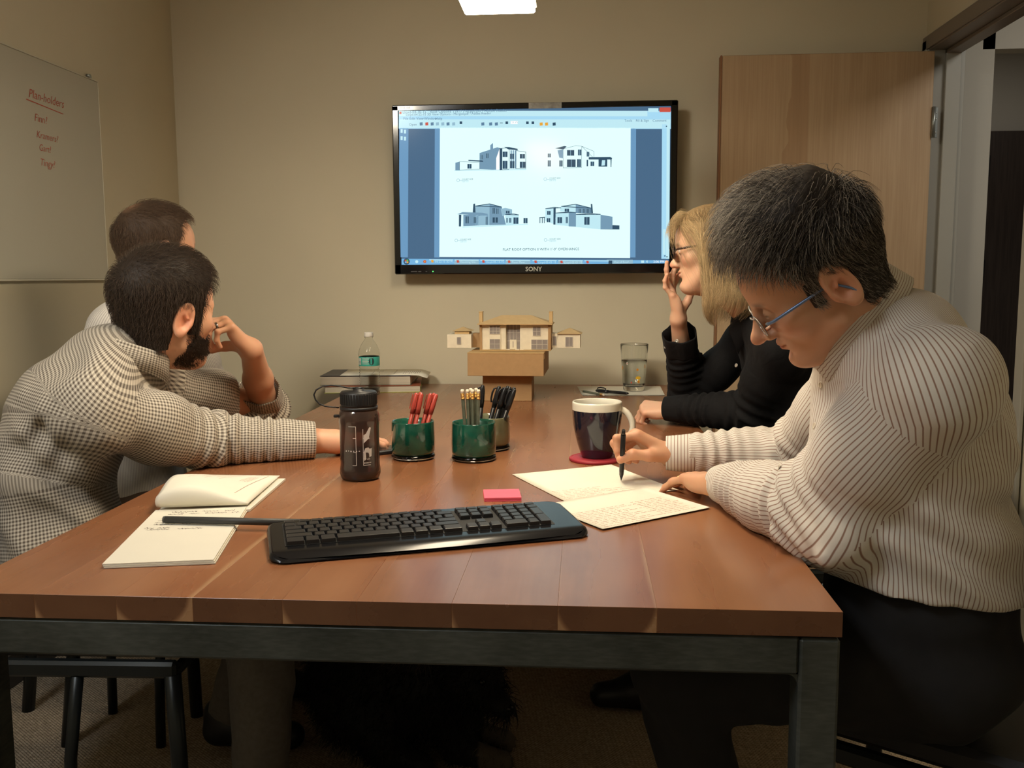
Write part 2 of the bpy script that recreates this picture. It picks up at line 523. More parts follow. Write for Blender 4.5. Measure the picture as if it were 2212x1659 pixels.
def stext(s_, x, y, px, m=8, lay=4, **kw):
    a = scr(x, y); sz = px*.00054/.72
    text_into(g, s_, sz, lambda p, q: (a[0]+p, -.0188-.00012*lay, a[1]+q), m, **kw)
srect(146, 178, 2040, 300, 1, 1); srect(150, 236, 2038, 262, 11, 2); srect(148, 262, 2036, 296, 11, 2)
srect(146, 178, 1880, 215, 11, 2)
srect(150, 296, 215, 1190, 3, 1); srect(402, 292, 440, 1190, 3, 1); srect(1766, 280, 1803, 1182, 3, 1)
srect(438, 292, 1766, 1186, 0, 2)
srect(1980, 268, 2012, 1190, 1, 2); srect(2012, 262, 2034, 1190, 11, 2)
srect(170, 1200, 2030, 1243, 6, 3)
srect(1962, 155, 2038, 186, 7, 3); srect(1885, 160, 1955, 186, 11, 3)
# toolbar words and icons
stext('Lloyd-04-30-15 - Roof Options 11x17 Merged.pdf - Adobe Reader', 172, 197, 20, 8, 4)
stext('Lloyd-04-22-15 3D View Options - Merged.pdf - Adobe Reader', 196, 213, 17, 8, 4)
for s_, x in (('File', 178), ('Edit', 222), ('View', 270), ('Window', 325), ('Help', 405)): stext(s_, x, 240, 19)
stext('Open', 218, 280, 18)
for s_, x in (('Tools', 1722), ('Fill & Sign', 1800), ('Comment', 1915)): stext(s_, x, 252, 17)
for x, c in ((305, 8), (345, 7), (383, 8), (420, 12), (458, 12), (495, 8), (535, 12), (740, 8), (795, 8), (835, 8), (1148, 10), (1185, 10), (1238, 4)): spoly([(x-11, 258), (x+10, 256), (x+11, 277), (x-10, 279)], c, 4)
for x in (586, 908, 1052, 1090): srect(x-9, 250, x+9, 268, 4, 4)
srect(860, 258, 880, 262, 4, 4); srect(935, 246, 985, 268, 13, 4); stext('29.3%', 940, 263, 14)
spoly([(150, 185), (165, 183), (165, 200), (150, 202)], 7, 4)
for x, y in ((166, 316), (190, 320), (166, 364), (190, 368)): srect(x-7, y-13, x+8, y+13, 11, 4)
# task bar
def disc(x, y, r, m, lay):
    spoly([(x+r*math.cos(2*PI*k/20), y+r*math.sin(2*PI*k/20)) for k in range(20)], m, lay)
disc(206, 1219, 22, 4, 5)
for dx, dy, c in ((-7, -6, 7), (6, -7, 9), (-6, 6, 6), (7, 6, 10)): srect(206+dx-6, 1219+dy-6, 206+dx+6, 1219+dy+6, c, 6)
disc(278, 1220, 11, 11, 5); disc(335, 1219, 11, 7, 5); disc(335, 1219, 5, 10, 6)
for k, x in enumerate((365, 545, 725, 905, 1090, 1270, 1450)):
    srect(x, 1203, x+172, 1238, 12 if k % 2 else 6, 4); srect(x+2, 1204, x+170, 1210, 11, 5)
    spoly([(x+14, 1208), (x+30, 1206), (x+34, 1224), (x+18, 1226)], 10 if k == 0 else 7, 6)
    if k < 6: stext(('04-22-15 3D Pr...', 'Elevating Ske...', 'Lloyd-05-14-15...', 'Floor Plans...', 'Lloyd-05-01-15...', 'Lloyd-05-01-15...')[k], x+42, 1227, 15, 11, 6)
srect(1606, 1198, 1785, 1232, 12, 4); srect(1618, 1204, 1644, 1226, 4, 5); stext('Out of Roof...', 1655, 1222, 15, 11, 6)
stext('2:06 PM', 1925, 1218, 17, 13, 6); srect(1842, 1202, 1862, 1220, 11, 5); spoly([(1878, 1204), (1886, 1200), (1886, 1220), (1878, 1214)], 11, 5)
for x, y, c in ((2010, 282, 4), (2004, 1170, 4), (2018, 1176, 4)): srect(x-4, y-4, x+4, y+4, c, 5)
srect(1990, 985, 2008, 1160, 11, 4)
# drawing captions
for x, y in ((568, 652), (1178, 643), (557, 1069), (1182, 1063)):
    g0 = [(x+11*math.cos(2*PI*k/16), y+11*math.sin(2*PI*k/16)) for k in range(16)]
    spoly(g0, 5, 3); disc(x, y, 9, 0, 4)
    stext('COURT SIDE', x+28, y-2, 10, 4, 4); srect(x+12, y+1, x+74, y+3, 5, 4); stext('scale: n.t.s.', x+28, y+13, 8, 5, 4)
stext('FLAT ROOF OPTION II WITH 1\'-0" OVERHANGS', 884, 1140, 18.5, 4, 4)
# four house drawings
def win(x0, y0, x1, y1, sk=0):
    spoly([(x0, y0), (x1, y0+sk), (x1, y1+sk), (x0, y1)], 4, 6)
    xm = (x0+x1)/2
    spoly([(xm-1.5, y0+sk/2), (xm+1.5, y0+sk/2), (xm+1.5, y1+sk/2), (xm-1.5, y1+sk/2)], 12, 7)
def outl(pts, w=3):
    for (a, b) in zip(pts, pts[1:]+pts[:1]):
        dx, dy = b[0]-a[0], b[1]-a[1]; L_ = math.hypot(dx, dy); nx, ny = -dy/L_*w/2, dx/L_*w/2
        spoly([(a[0]-nx, a[1]-ny), (b[0]-nx, b[1]-ny), (b[0]+nx, b[1]+ny), (a[0]+nx, a[1]+ny)], 4, 5)
# top left
spoly([(718, 465), (835, 428), (835, 580), (718, 576)], 5, 3); spoly([(793, 412), (812, 396), (814, 470), (793, 474)], 5, 4); spoly([(812, 480), (838, 425), (860, 430), (835, 500)], 5, 4)
spoly([(835, 428), (860, 432), (856, 580), (835, 580)], 13, 3); spoly([(858, 432), (876, 432), (876, 580), (860, 582)], 4, 4); outl([(876, 432), (925, 430), (925, 576), (876, 580)])
win(880, 455, 914, 492); win(880, 518, 914, 573); spoly([(890, 424), (925, 424), (985, 436), (985, 446), (920, 440)], 4, 5)
for x in (935, 950, 965): spoly([(x, 446), (x+9, 446), (x+9, 570), (x, 572)], 5, 4)
win(932, 470, 960, 505); win(932, 520, 962, 568); outl([(974, 448), (1042, 458), (1042, 570), (974, 572)]); win(1000, 472, 1036, 502); win(1000, 524, 1040, 566)
spoly([(548, 532), (578, 524), (578, 584), (548, 584)], 5, 4); outl([(578, 524), (720, 530), (720, 576), (578, 582)], 2); win(633, 540, 662, 572); spoly([(640, 512), (740, 516), (745, 526), (640, 520)], 4, 6)
win(728, 478, 740, 508); win(765, 468, 780, 500); spoly([(540, 584), (1046, 574), (1046, 580), (540, 588)], 11, 3)
# top right
spoly([(1245, 432), (1310, 416), (1326, 420), (1302, 440)], 4, 5); outl([(1302, 436), (1388, 414), (1430, 418), (1430, 562), (1302, 566)], 2); outl([(1430, 418), (1514, 452), (1514, 500)], 2)
win(1328, 444, 1378, 482); win(1404, 440, 1427, 480); win(1328, 508, 1388, 560); win(1398, 506, 1425, 560); win(1195, 468, 1216, 494); win(1195, 514, 1216, 556)
spoly([(1262, 446), (1300, 440), (1300, 500), (1275, 496)], 5, 4); win(1275, 514, 1298, 556); win(1464, 456, 1482, 488)
spoly([(1478, 492), (1626, 490), (1640, 498), (1636, 508), (1478, 508)], 4, 6); win(1491, 522, 1516, 552); spoly([(1546, 508), (1606, 506), (1606, 556), (1546, 556)], 4, 4); spoly([(1570, 512), (1592, 512), (1590, 548), (1566, 550)], 11, 5); spoly([(1628, 500), (1636, 500), (1634, 560), (1629, 560)], 4, 5)
spoly([(1464, 510), (1474, 510), (1474, 554), (1464, 554)], 4, 5)
# bottom left
spoly([(690, 830), (790, 815), (790, 962), (690, 966)], 12, 3); spoly([(790, 815), (876, 838), (905, 958), (790, 962)], 5, 3); spoly([(676, 815), (688, 812), (692, 876), (672, 876)], 4, 4); outl([(690, 830), (790, 814), (876, 836)], 5)
spoly([(562, 888), (600, 872), (740, 876), (778, 884), (770, 892), (600, 888)], 5, 5); spoly([(575, 890), (592, 890), (590, 972), (575, 972)], 4, 4); spoly([(606, 890), (780, 886), (780, 962), (606, 970)], 5, 3)
win(622, 902, 644, 950); win(680, 906, 696, 948); spoly([(712, 900), (768, 896), (768, 960), (712, 966)], 12, 4); win(764, 904, 776, 958); win(812, 842, 828, 882); win(838, 846, 852, 884); win(812, 908, 848, 944)
spoly([(868, 850), (900, 842), (948, 852), (948, 884), (900, 890), (880, 900)], 12, 4); win(905, 862, 930, 880); spoly([(900, 890), (958, 882), (995, 890), (995, 954), (905, 960)], 11, 3); outl([(900, 888), (956, 882), (995, 890)], 4); win(908, 912, 918, 944); win(928, 912, 942, 944); win(958, 908, 992, 952)
win(1028, 912, 1056, 948); spoly([(600, 974), (1060, 952), (1060, 957), (600, 980)], 11, 3)
# bottom right
spoly([(1180, 845), (1248, 836), (1248, 956), (1180, 930)], 11, 3); spoly([(1236, 840), (1252, 838), (1250, 956), (1236, 956)], 4, 4); outl([(1180, 846), (1240, 836), (1290, 840)], 4); win(1192, 862, 1216, 888); win(1190, 912, 1214, 940)
spoly([(1282, 832), (1390, 815), (1390, 872), (1282, 864)], 11, 3); spoly([(1390, 815), (1500, 842), (1500, 876), (1390, 876)], 5, 3); outl([(1290, 830), (1390, 815), (1502, 842)], 5); win(1314, 846, 1344, 866)
for x in (1412, 1440, 1460, 1478): win(x, 846, x+14, 874)
spoly([(1494, 812), (1504, 812), (1510, 876), (1498, 876)], 4, 5)
spoly([(1250, 876), (1342, 868), (1342, 966), (1250, 958)], 11, 4); spoly([(1342, 868), (1392, 872), (1392, 970), (1342, 968)], 5, 5); outl([(1250, 876), (1342, 868), (1392, 872)], 4); win(1264, 904, 1296, 946); win(1322, 902, 1336, 946)
spoly([(1392, 888), (1562, 884), (1562, 988), (1392, 972)], 11, 5); outl([(1392, 886), (1480, 878), (1562, 884)], 5); win(1450, 902, 1486, 956); spoly([(1562, 886), (1644, 900), (1644, 986), (1562, 988)], 5, 6); spoly([(1644, 958), (1692, 960), (1692, 988), (1562, 988)], 4, 5)
spoly([(1138, 906), (1178, 902), (1178, 910), (1138, 912)], 4, 5)
for x in (1140, 1156, 1170): spoly([(x, 910), (x+5, 910), (x+5, 946), (x, 946)], 4, 5)
part('screen', g, SCRM, tv)
g = G(); text_into(g, 'SONY', .024, lambda a, b: (a, -.0205, -.3125+b), align='CENTER', bold=.0004)
part('logo', g, mat('logo_silver', (.55, .55, .5), .3, metal=.6), tv)
g = G(); text_into(g, 'BRAVIA', .0125, lambda a, b: (-.515+a, -.0205, .3085+b))
part('model_lettering', g, mat('dim_lettering', (.10, .10, .10), .4), tv)
g = G(); g.lathe([(1e-5, .001), (.0022, .001), (.0025, 0)], 10, (-.394, -.0201, -.312), axis=Matrix.Rotation(PI/2, 3, 'X'))
part('status_light', g, mat('green_led', (.1, 1.0, .15), .4, emit=1.5), tv)
g = G()
for x in (-.475, -.462, -.446, -.42): g.box((x, -.0203, -.312), (.012 if x < -.44 else .006, .0006, .003))
part('button_marks', g, MATS['dim_lettering'], tv)
m_sticker = mat('clear_tape', (.42, .41, .37), .22, spec=.6, var=.45, vscale=25, bump=.6, bscale=60)
g = G(); g.box((.045, -.0206, .311), (.125, .001, .022), .0003); part('film_sticker', g, m_sticker, tv, label='crinkled silvery film sticker on the upper bezel')

# ================================================================ PENDANT LIGHT
pl = thing('pendant_light', 'white linear pendant lamp hanging above the table', 'lamp', (.062, .767, 1.846))
m_lum = mat('fixture_white', (.80, .76, .66), .4)
m_dif = NT('lamp_diffuser'); m_dif.set(Base_Color=(.8, .8, .76), Emission_Color=(1.0, .84, .61), Emission_Strength=LAMP_EMIT); m_dif = m_dif.m
PLn = .96
g = G()
for sx in (-1, 1): g.box((sx*.0915, 0, .045), (.004, PLn, .09), .001)
for sy in (-1, 1): g.box((0, sy*(PLn/2-.002), .045), (.187, .004, .09), .001)
g.box((0, 0, .092), (.187, PLn, .004), .001)
part('housing', g, m_lum, pl)
g = G(); g.box((0, 0, .0), (.179, PLn-.008, .030), .004); part('diffuser', g, m_dif, pl)
for sy in (-1, 1):
    g = G(); g.cyl((0, sy*.38, .094), (0, sy*.38, CEIL-1.846), .002, n=8); part('cable', g, m_steel, pl)
    g = G(); g.lathe([(1e-5, 0), (.03, 0), (.03, -.012), (.02, -.018), (1e-5, -.018)][::-1], 16, (0, sy*.38, CEIL-1.846)); part('canopy', g, m_lum, pl)

# ================================================================ TABLE
PX = [-.61, -.48, -.363, -.255, -.13, -.028, .101, .242, .372, .61]
TL = 2.53; TT = .74; TH_ = .034
def cherry(i):
    rn = random.Random(40+i)
    t = NT('cherry_board_%d' % i)
    v = t.coord('Object')
    sx = t.node('ShaderNodeSeparateXYZ'); t.link(v, sx.inputs[0])
    sc = rn.uniform(-3, 3)
    big = t.noise(t.coord('Object', (5.5, .75, 8), loc=(sc*3, sc, 0)), 1.6, 4, .55, .35)
    fig = t.noise(t.coord('Object', (26, 1.5, 30), loc=(sc, 0, 0)), 2.2, 5, .6, .25)
    blot = t.noise(t.coord('Object', (3, 3, 3), loc=(sc, 2, 0)), 2.0, 3)
    k = (1.0, .96, 1.04, .94, 1.0, .92, 1.0, 1.02, .97)[i]
    base = t.ramp(big, [(.25, (.200*k, .072*k, .029*k)), (.5, (.265*k, .104*k, .044*k)), (.78, (.335*k, .146*k, .066*k))])
    base = t.mix(.11, base, t.ramp(fig, [(.3, (.145, .048, .019)), (.7, (.40, .18, .082))]))
    base = t.mix(.18, base, t.ramp(blot, [(.35, (.19, .065, .026)), (.65, (.37, .165, .075))]))
    # sapwood: growth rings centred above the board; beyond a radius the wood is pale
    cx, cz, R = ((0, .05, .9), (.02, .03, .0795), (-.004, .028, .0535), (0, .05, .9), (.02, .03, .072), (0, .05, .9), (.025, .028, .0955), (0, .03, .0655), (0, .05, .9))[i]
    dx = t.math('SUBTRACT', sx.outputs[0], cx); dz = t.math('SUBTRACT', sx.outputs[2], cz)
    wob = t.math('MULTIPLY', t.math('SUBTRACT', t.noise(t.coord('Object', (2, 1.2, 2)), 1.5, 2), .5), .03)
    rad = t.math('ADD', t.math('SQRT', t.math('ADD', t.math('MULTIPLY', dx, dx), t.math('MULTIPLY', dz, dz))), wob)
    mr = t.node('ShaderNodeMapRange'); mr.inputs['From Min'].default_value = R-.003; mr.inputs['From Max'].default_value = R+.004
    t.link(rad, mr.inputs['Value'])
    sap = t.math('MULTIPLY', mr.outputs[0], .62)
    base = t.mix(sap, base, (.44, .27, .14))
    nrm_ = t.node('ShaderNodeTexCoord'); sy_ = t.node('ShaderNodeSeparateXYZ'); t.link(nrm_.outputs['Normal'], sy_.inputs[0])
    endg = t.math('MULTIPLY', t.math('GREATER_THAN', t.math('ABSOLUTE', sy_.outputs[1]), .9), t.math('SUBTRACT', .62, sap))
    base = t.mix(endg, base, (.055, .028, .016))      # end grain soaks up more oil
    rings = t.math('MULTIPLY', t.math('SINE', t.math('MULTIPLY', rad, 900)), .5)
    t.set(Base_Color=base, Roughness=t.ramp(big, [(.3, (.24,)*3), (.7, (.31,)*3)]))
    t.b.inputs['Specular IOR Level'].default_value = .45
    t.b.inputs['Coat Weight'].default_value = .25; t.b.inputs['Coat Roughness'].default_value = .16
    t.bump(fig, .008, .0004)
    return t.m
ct = thing('conference_table', 'long reddish cherry board table on a black steel frame', 'table', (0, TL/2, 0))
for i, (a, b) in enumerate(zip(PX, PX[1:])):
    g = G(); g.box((0, 0, 0), (b-a-.00004, TL, TH_), .0003)
    part('plank', g, cherry(i), ct, loc=((a+b)/2, 0, TT-TH_/2))
def blacksteel():
    t = NT('waxed_black_steel')
    n = t.noise(t.coord('Object', (1, 1, 1)), 9, 5); n2 = t.noise(t.coord('Object', (3, 3, 14)), 14, 4)
    t.set(Base_Color=t.mix(.3, t.ramp(n, [(.3, (.045, .054, .051)), (.7, (.095, .108, .103))]), t.ramp(n2, [(.4, (.04, .047, .045)), (.75, (.14, .15, .145))])), Metallic=.55, Roughness=t.ramp(n, [(.3, (.42,)*3), (.7, (.58,)*3)]))
    t.bump(n2, .05, .001)
    return t.m
m_bs = blacksteel()
ZA = TT-TH_-.0005
for (x, y) in ((-.583, .027), (.583, .027), (-.583, TL-.027), (.583, TL-.027)):
    g = G(); g.box((x, y-TL/2, (ZA-.006)/2+.003), (.052, .052, ZA-.006), .004); leg = part('leg', g, m_bs, ct)
    g = G(); g.box((x, y-TL/2, .003), (.044, .044, .006), .002); part('foot_pad', g, m_black, leg)
for y in (.027, TL-.027):
    g = G(); g.box((0, y-TL/2, ZA-.0275), (1.114, .050, .053), .004); part('apron', g, m_bs, ct)
for x in (-.583, .583):
    g = G(); g.box((x, 0, ZA-.0275), (.050, TL-.106, .053), .004); part('apron', g, m_bs, ct)
# weld fillet in the near corners
for sx in (-1, 1):
    g = G()
    n_ = 6; c_ = (sx*(.557-.016), ZA-.054-.016)
    poly = [(sx*.557, ZA-.054)]+[(c_[0]+sx*.016*math.cos(t_*PI/2/n_), c_[1]+.016*math.sin(t_*PI/2/n_)) for t_ in range(n_+1)]
    g.prism(poly, -.020, .020, Matrix.Translation((0, .027-TL/2, 0)) @ Matrix.Rotation(PI/2, 4, 'X'))
    part('weld_fillet', g, m_bs, ct)
# ================================================================ KEYBOARD
m_kb = mat('gloss_black_plastic', (.008, .008, .009), .2, spec=.28, coat=.1)
m_key = mat('matte_black_keycap', (.024, .023, .023), .30, spec=.5, bump=.06, bscale=900)
m_keywell = mat('key_well', (.008, .008, .008), .6)
kb = thing('keyboard', 'black glossy desktop keyboard lying on the near end of the table', 'keyboard', (.0165, .316, TT), math.radians(20.6))
KL, KD = .520, .176
def kz(y):  # deck height over the table: rear is higher; the front lip rolls down
    t = (y+KD/2)/KD
    return .012+.012*min(1, t*1.0) - (.009*max(0, (.17-t)/.17)**2 if t < .17 else 0)
g = G()
def rrect(hx, hy, r, n=6):
    P = []
    for cx, cy, a0 in ((hx-r, hy-r, 0), (-hx+r, hy-r, 90), (-hx+r, -hy+r, 180), (hx-r, -hy+r, 270)):
        for k in range(n+1):
            a = math.radians(a0+90*k/n); P.append((cx+r*math.cos(a), cy+r*math.sin(a)))
    return P
rings = []
for ins, dz in ((.006, 0.), (.0, .003), (.0, .55), (.0025, .93), (.006, 1.0)):
    ring = []
    for x, y in rrect(KL/2-ins, KD/2-ins, .026-ins*.5, 8):
        h = kz(y)
        # gentle bow of the front edge
        yy = y-.010*(1-(2*x/KL)**2)*(1 if y < 0 else 0)*min(1, -y/(KD/2)) if y < 0 else y
        ring.append((x, yy, .001+(h-.001)*dz if dz > .004 else (.001 if ins else .003)))
    rings.append(ring)
n_ = len(rings[0]); V = [p for r in rings for p in r]; F = []
for i in range(len(rings)-1):
    for k in range(n_): F.append((i*n_+k, i*n_+(k+1) % n_, (i+1)*n_+(k+1) % n_, (i+1)*n_+k))
F.append(tuple(reversed(range(n_))))
g.add(V, F, 0, True)
# top deck as strips so that it follows the slope
NS = 22
deck = []
top = rings[-1]
hx = KL/2-.006
for j in range(NS+1):
    y = -KD/2+.006+(KD-.012)*j/NS
    rr = .023; dy = max(0, abs(y)-(KD/2-.006-rr)); w = hx-rr+math.sqrt(max(0, rr*rr-dy*dy))
    row = []
    for i in range(25):
        x = -w+2*w*i/24
        yy = y-.010*(1-(2*x/KL)**2)*min(1, max(0, -y)/(KD/2)) if y < 0 else y
        row.append((x, yy, kz(y)))
    deck.append(row)
V = [p for r in deck for p in r]
F = [(j*25+i, j*25+i+1, (j+1)*25+i+1, (j+1)*25+i) for j in range(NS) for i in range(24)]
g.add(V, F, 0, True)
part('case', g, m_kb, kb)
U = .0196
X0 = -KL/2+.027; YB = -KD/2+.046     # left end of the key field, front line of the bottom row
RH = [.0205, .0182, .0182, .0182, .0182, .0125]
g = G()
zs = kz(0)
slope = .012/KD
ky0, ky1 = YB-.001, YB+sum(RH)+.002
g.add([(X0-.002, ky0, kz(ky0)+.0006), (X0+22.6*U, ky0, kz(ky0)+.0006), (X0+22.6*U, ky1, kz(ky1)+.0006), (X0-.002, ky1, kz(ky1)+.0006)], [(0, 1, 2, 3)])
part('key_well', g, m_keywell, kb)
keymesh = {}
def key(ux, uw, row, rows=1, h=.0072):
    d = sum(RH[row:row+rows]); y = YB+sum(RH[:row])+d/2
    kk = (round(uw, 2), row == 5, rows, row == 0)
    if kk not in keymesh:
        gg = G(); w = uw*U-.0024; dd = d-.0024; t_ = .0026 if row != 5 else .0016
        hh = h if row else h+.0004
        lo = [(-w/2, -dd/2, 0), (w/2, -dd/2, 0), (w/2, dd/2, 0), (-w/2, dd/2, 0)]
        mid = [(a*(1-.6*t_/w*1.0), b*(1-.6*t_/dd), hh*.82) for a, b, c in lo]
        hi = [(a-math.copysign(t_*.8, a), b-math.copysign(t_*.55, b), hh-(.0000 if b > 0 else (.0012 if row == 0 else .0004))) for a, b, c in lo]
        V = lo+mid+hi
        F = [(k, (k+1) % 4, 4+(k+1) % 4, 4+k) for k in range(4)]+[(4+k, 4+(k+1) % 4, 8+(k+1) % 4, 8+k) for k in range(4)]+[(8, 9, 10, 11)]
        gg.add(V, F)
        keymesh[kk] = mesh_from('key', gg); keymesh[kk].materials.append(m_key)
    o = link('key', keymesh[kk], None, kb, (X0+(ux+uw/2)*U, y, kz(y)+.0004), (math.atan(slope), 0, 0))
    return o
# bottom row: modifiers and space bar; then letters, numbers, function keys
x = 0
for w in (1.5, 1.2, 1.3, 5.2, 1.2, 1.2, 1.25, 1.65): key(x, w, 0); x += w
for row, ws in ((1, [2.25]+[1]*10+[2.25]), (2, [1.75]+[1]*11+[1.75]), (3, [1.5]+[1]*12+[1]), (4, [1]*13+[1.5])):
    x = 0
    for w in ws: key(x, w, row); x += w
x = 0
for k in range(13):
    key(x, 1.0, 5); x += 1.0 if k % 4 else 1.25
NX = 14.85
for k in range(3): key(NX+k*1.03, 1.03, 0)
key(NX+1.03, 1.03, 1)
for r in (3, 4):
    for k in range(3): key(NX+k*1.03, 1.03, r)
for k in range(3): key(NX+k*1.03, 1.03, 5)
PXK = NX+3.4
key(PXK, 2.05, 0); key(PXK+2.05, 1.02, 0)
for r in (1, 2, 3):
    for k in range(3): key(PXK+k*1.02, 1.02, r)
for k in range(4): key(PXK+k*1.02, 1.02, 4)
key(PXK+3.06, 1.05, 0, 2); key(PXK+3.06, 1.05, 2, 2)
for k in range(4): key(PXK+k*1.02, 1.02, 5)

# ================================================================ STICK, NOTES, PAPERS
m_stick = mat('dark_grey_rod', (.045, .045, .042), .5, bump=.1, bscale=400)
st = thing('rod', 'dark grey round rod lying across the notebook beside the keyboard', 'rod', (-.300, .3395, TT+.0145), math.radians(-1.5))
g = G(); g.cyl((-.150, 0, 0), (.10, 0, 0), .0062, n=18); part('shaft', g, m_stick, st)
g = G(); g.cyl((-.1535, 0, 0), (-.150, 0, 0), .0058, .0062, n=18); part('end_cap', g, mat('rod_end', (.07, .07, .065), .6), st)

m_pink = mat('pink_note', (.86, .13, .20), .6, var=.04)
sn = thing('sticky_note_pad', 'bright pink pad of sticky notes behind the keyboard', 'notepad', (.116, .600, TT), math.radians(8))
for k in range(5):
    g = G(); g.box((0, 0, .0008+.0016*k), (.072, .072-.0006*(k % 3), .0013), .0002)
    part('note', g, m_pink, sn)

m_paper = mat('white_paper', (.80, .76, .64), .75, var=.015, vscale=12)
m_paper2 = mat('notebook_paper', (.72, .68, .57), .75, var=.015, vscale=12)
m_ink = mat('red_brown_ink', (.50, .27, .19), .7)
m_inkd = mat('dark_ink', (.09, .06, .06), .7)
def sheet(name, label, corners, z, lines, seed, group=None, thick=.0004):
    c = np.mean(corners, 0)
    p = [Vector((q[0]-c[0], q[1]-c[1], 0)) for q in corners]
    o = thing(name, label, 'paper', (c[0], c[1], z), group=group)
    g = G(); N = 12; V = []
    for j in range(N+1):
        for i in range(N+1):
            a, b = i/N, j/N
            q = (p[0]*(1-a)+p[1]*a)*(1-b)+(p[3]*(1-a)+p[2]*a)*b
            V.append((q.x, q.y, thick+.0007*(abs(2*a-1)**4+abs(2*b-1)**4)*.6))
    F = [(j*(N+1)+i, (j+1)*(N+1)+i, (j+1)*(N+1)+i+1, j*(N+1)+i+1) for j in range(N) for i in range(N)]
    W = np.array(V); f0 = W[list(F[0])]; 
    if np.cross(f0[1]-f0[0], f0[2]-f0[0])[2] < 0: F = [tuple(reversed(f)) for f in F]
    nv = len(V); V2 = V+[(x, y, z_-thick) for x, y, z_ in V]
    F2 = F+[tuple(k+nv for k in reversed(f)) for f in F]
    edge = [i for i in range(N+1)]+[(j*(N+1)+N) for j in range(1, N+1)]+[N*(N+1)+i for i in range(N-1, -1, -1)]+[j*(N+1) for j in range(N-1, 0, -1)]
    for a, b in zip(edge, edge[1:]+edge[:1]): F2.append((a, b, b+nv, a+nv))
    g.add(V2, F2, 0, True); part('sheet', g, m_paper, o)
    # handwriting runs along corner0 -> corner1
    ex = (p[1]-p[0]); W_ = ex.length; ex.normalize(); ey = (p[3]-p[0]); H_ = ey.length; ey.normalize()
    def xf(a, b):
        q = p[0]+ex*a+ey*b; ta, tb = a/W_, b/H_
        return (q.x, q.y, thick+.00025+.0007*.6*(abs(2*ta-1)**4+abs(2*tb-1)**4))
    gi = G()
    for k, (u0, v0, ln, sz) in enumerate(lines): scribble(gi, xf, u0*W_, v0*H_, ln*W_, sz*H_, seed*100+k, 0, .00045)
    part('handwriting', gi, m_ink, o)
    return o
# far sheet, under the writing hand: lines along its lower left
l1 = [(.06, .30-.0+.0, .0, .012)]
lines = [(.05+.1*(k % 3), .06+.045*k, .30+.08*(k % 2), .014) for k in range(9)]
# corners go: text origin, along the text, far, back
sheet('paper_sheet', 'white sheet with red handwriting under the writing hand', [(.245, .559), (.468, .676), (.340, .924), (.120, .807)], TT+.0006,
      [(.04, .04+.042*k, .34+.10*((k*7) % 3), .016) for k in range(8)]+[(.48, .05+.05*k, .22, .016) for k in range(4)], 3)
sheet('paper_sheet', 'handwritten white sheet overlapping the first beside the keyboard corner', [(.309, .367), (.512, .528), (.400, .690), (.197, .529)], TT+.0024,
      [(.04, .04+.047*k, .36+.16*((k*5) % 3)*.6, .018) for k in range(12)]+[(.60, .08+.05*k, .30-.05*(k % 2), .018) for k in range(11)], 5)

# notebook with a page turned over
nb = thing('notebook', 'open notebook with a turned page by the left man', 'notebook', (-.42, .36, TT))
A_, B_, C_, D_ = Vector((-.444, .116, 0)), Vector((-.285, .148, 0)), Vector((-.352, .468, 0)), Vector((-.512, .436, 0))
E_, F_ = Vector((-.376, .735, 0)), Vector((-.592, .735, 0))
o_ = Vector((-.42, .36, 0))
for k in range(3):
    g = G(); s_ = .0012*k
    poly = [(p-o_) for p in (A_, B_, C_, D_)]
    g.prism([(p.x+.0018*(2-k), p.y-.0012*(2-k)) for p in poly], .0006+.0022*k, .0024+.0022*k); part('page_block', g, m_paper2, nb)
g = G(); poly = [p-o_ for p in (D_+Vector((.004, .0, 0)), C_+Vector((.01, -.01, 0)), E_+Vector((.016, -.012, 0)), F_+Vector((.03, -.02, 0)))]
g.prism([(p.x, p.y) for p in poly], .0006, .005); part('back_page_block', g, m_paper2, nb)
# turned sheet: rolls up from the fold, arches, and lies down to the far right
g = G(); NX_, NY_ = 18, 26; V = []
def roll(a, b):
    """a along the page, b from the turned edge to the far side"""
    near = D_.lerp(C_, a)+Vector((.0, .012, 0)); far = F_.lerp(E_, a)
    q = near.lerp(far, b)-o_
    lift = (.034*math.sin(PI*min(1, b*1.0))**.7*(1-a)**.8+.006)*(1-.75*b)
    return Vector((q.x, q.y, .0075+lift))
for j in range(NY_+1):
    for i in range(NX_+1):
        a = i/NX_; b = j/NY_
        if b < .28:   # underside curl: half circle that starts at the fold, flattens to the right
            r = .019*(1-a)**.9*math.sin(PI*(.10+.9*min(1, a*1.4+.0)))**.5*.9+.0016 if a < .98 else .0016
            r = .0013+.0245*math.sin(PI*min(1, .14+.86*a))*(1-.62*a)
            th = -PI/2-PI*(b/.28)
            base = D_.lerp(C_, a)-o_+Vector((.0, .012, 0))
            V.append(Vector((base.x+.45*r*math.cos(th)*.3, base.y+r*.8*math.cos(th)*1.0, .0085+r+r*math.sin(th))))
        else:
            bb = (b-.28)/.72
            r = .0013+.0245*math.sin(PI*min(1, .14+.86*a))*(1-.62*a)
            near = D_.lerp(C_, a)-o_+Vector((0, .012, 0)); far = F_.lerp(E_, a)-o_
            q = near.lerp(far, bb)
            z = .0085+2*r*(1-bb)**1.3+.020*math.sin(PI*bb)*(1-a)**.6*.8
            V.append(Vector((q.x, q.y, z)))
F = [(j*(NX_+1)+i, (j+1)*(NX_+1)+i, (j+1)*(NX_+1)+i+1, j*(NX_+1)+i+1) for j in range(NY_) for i in range(NX_)]
g.add(V, F, 0, True)
tp = part('turned_page', g, m_paper, nb)
so = tp.modifiers.new('thick', 'SOLIDIFY'); so.thickness = .0005; so.offset = 0
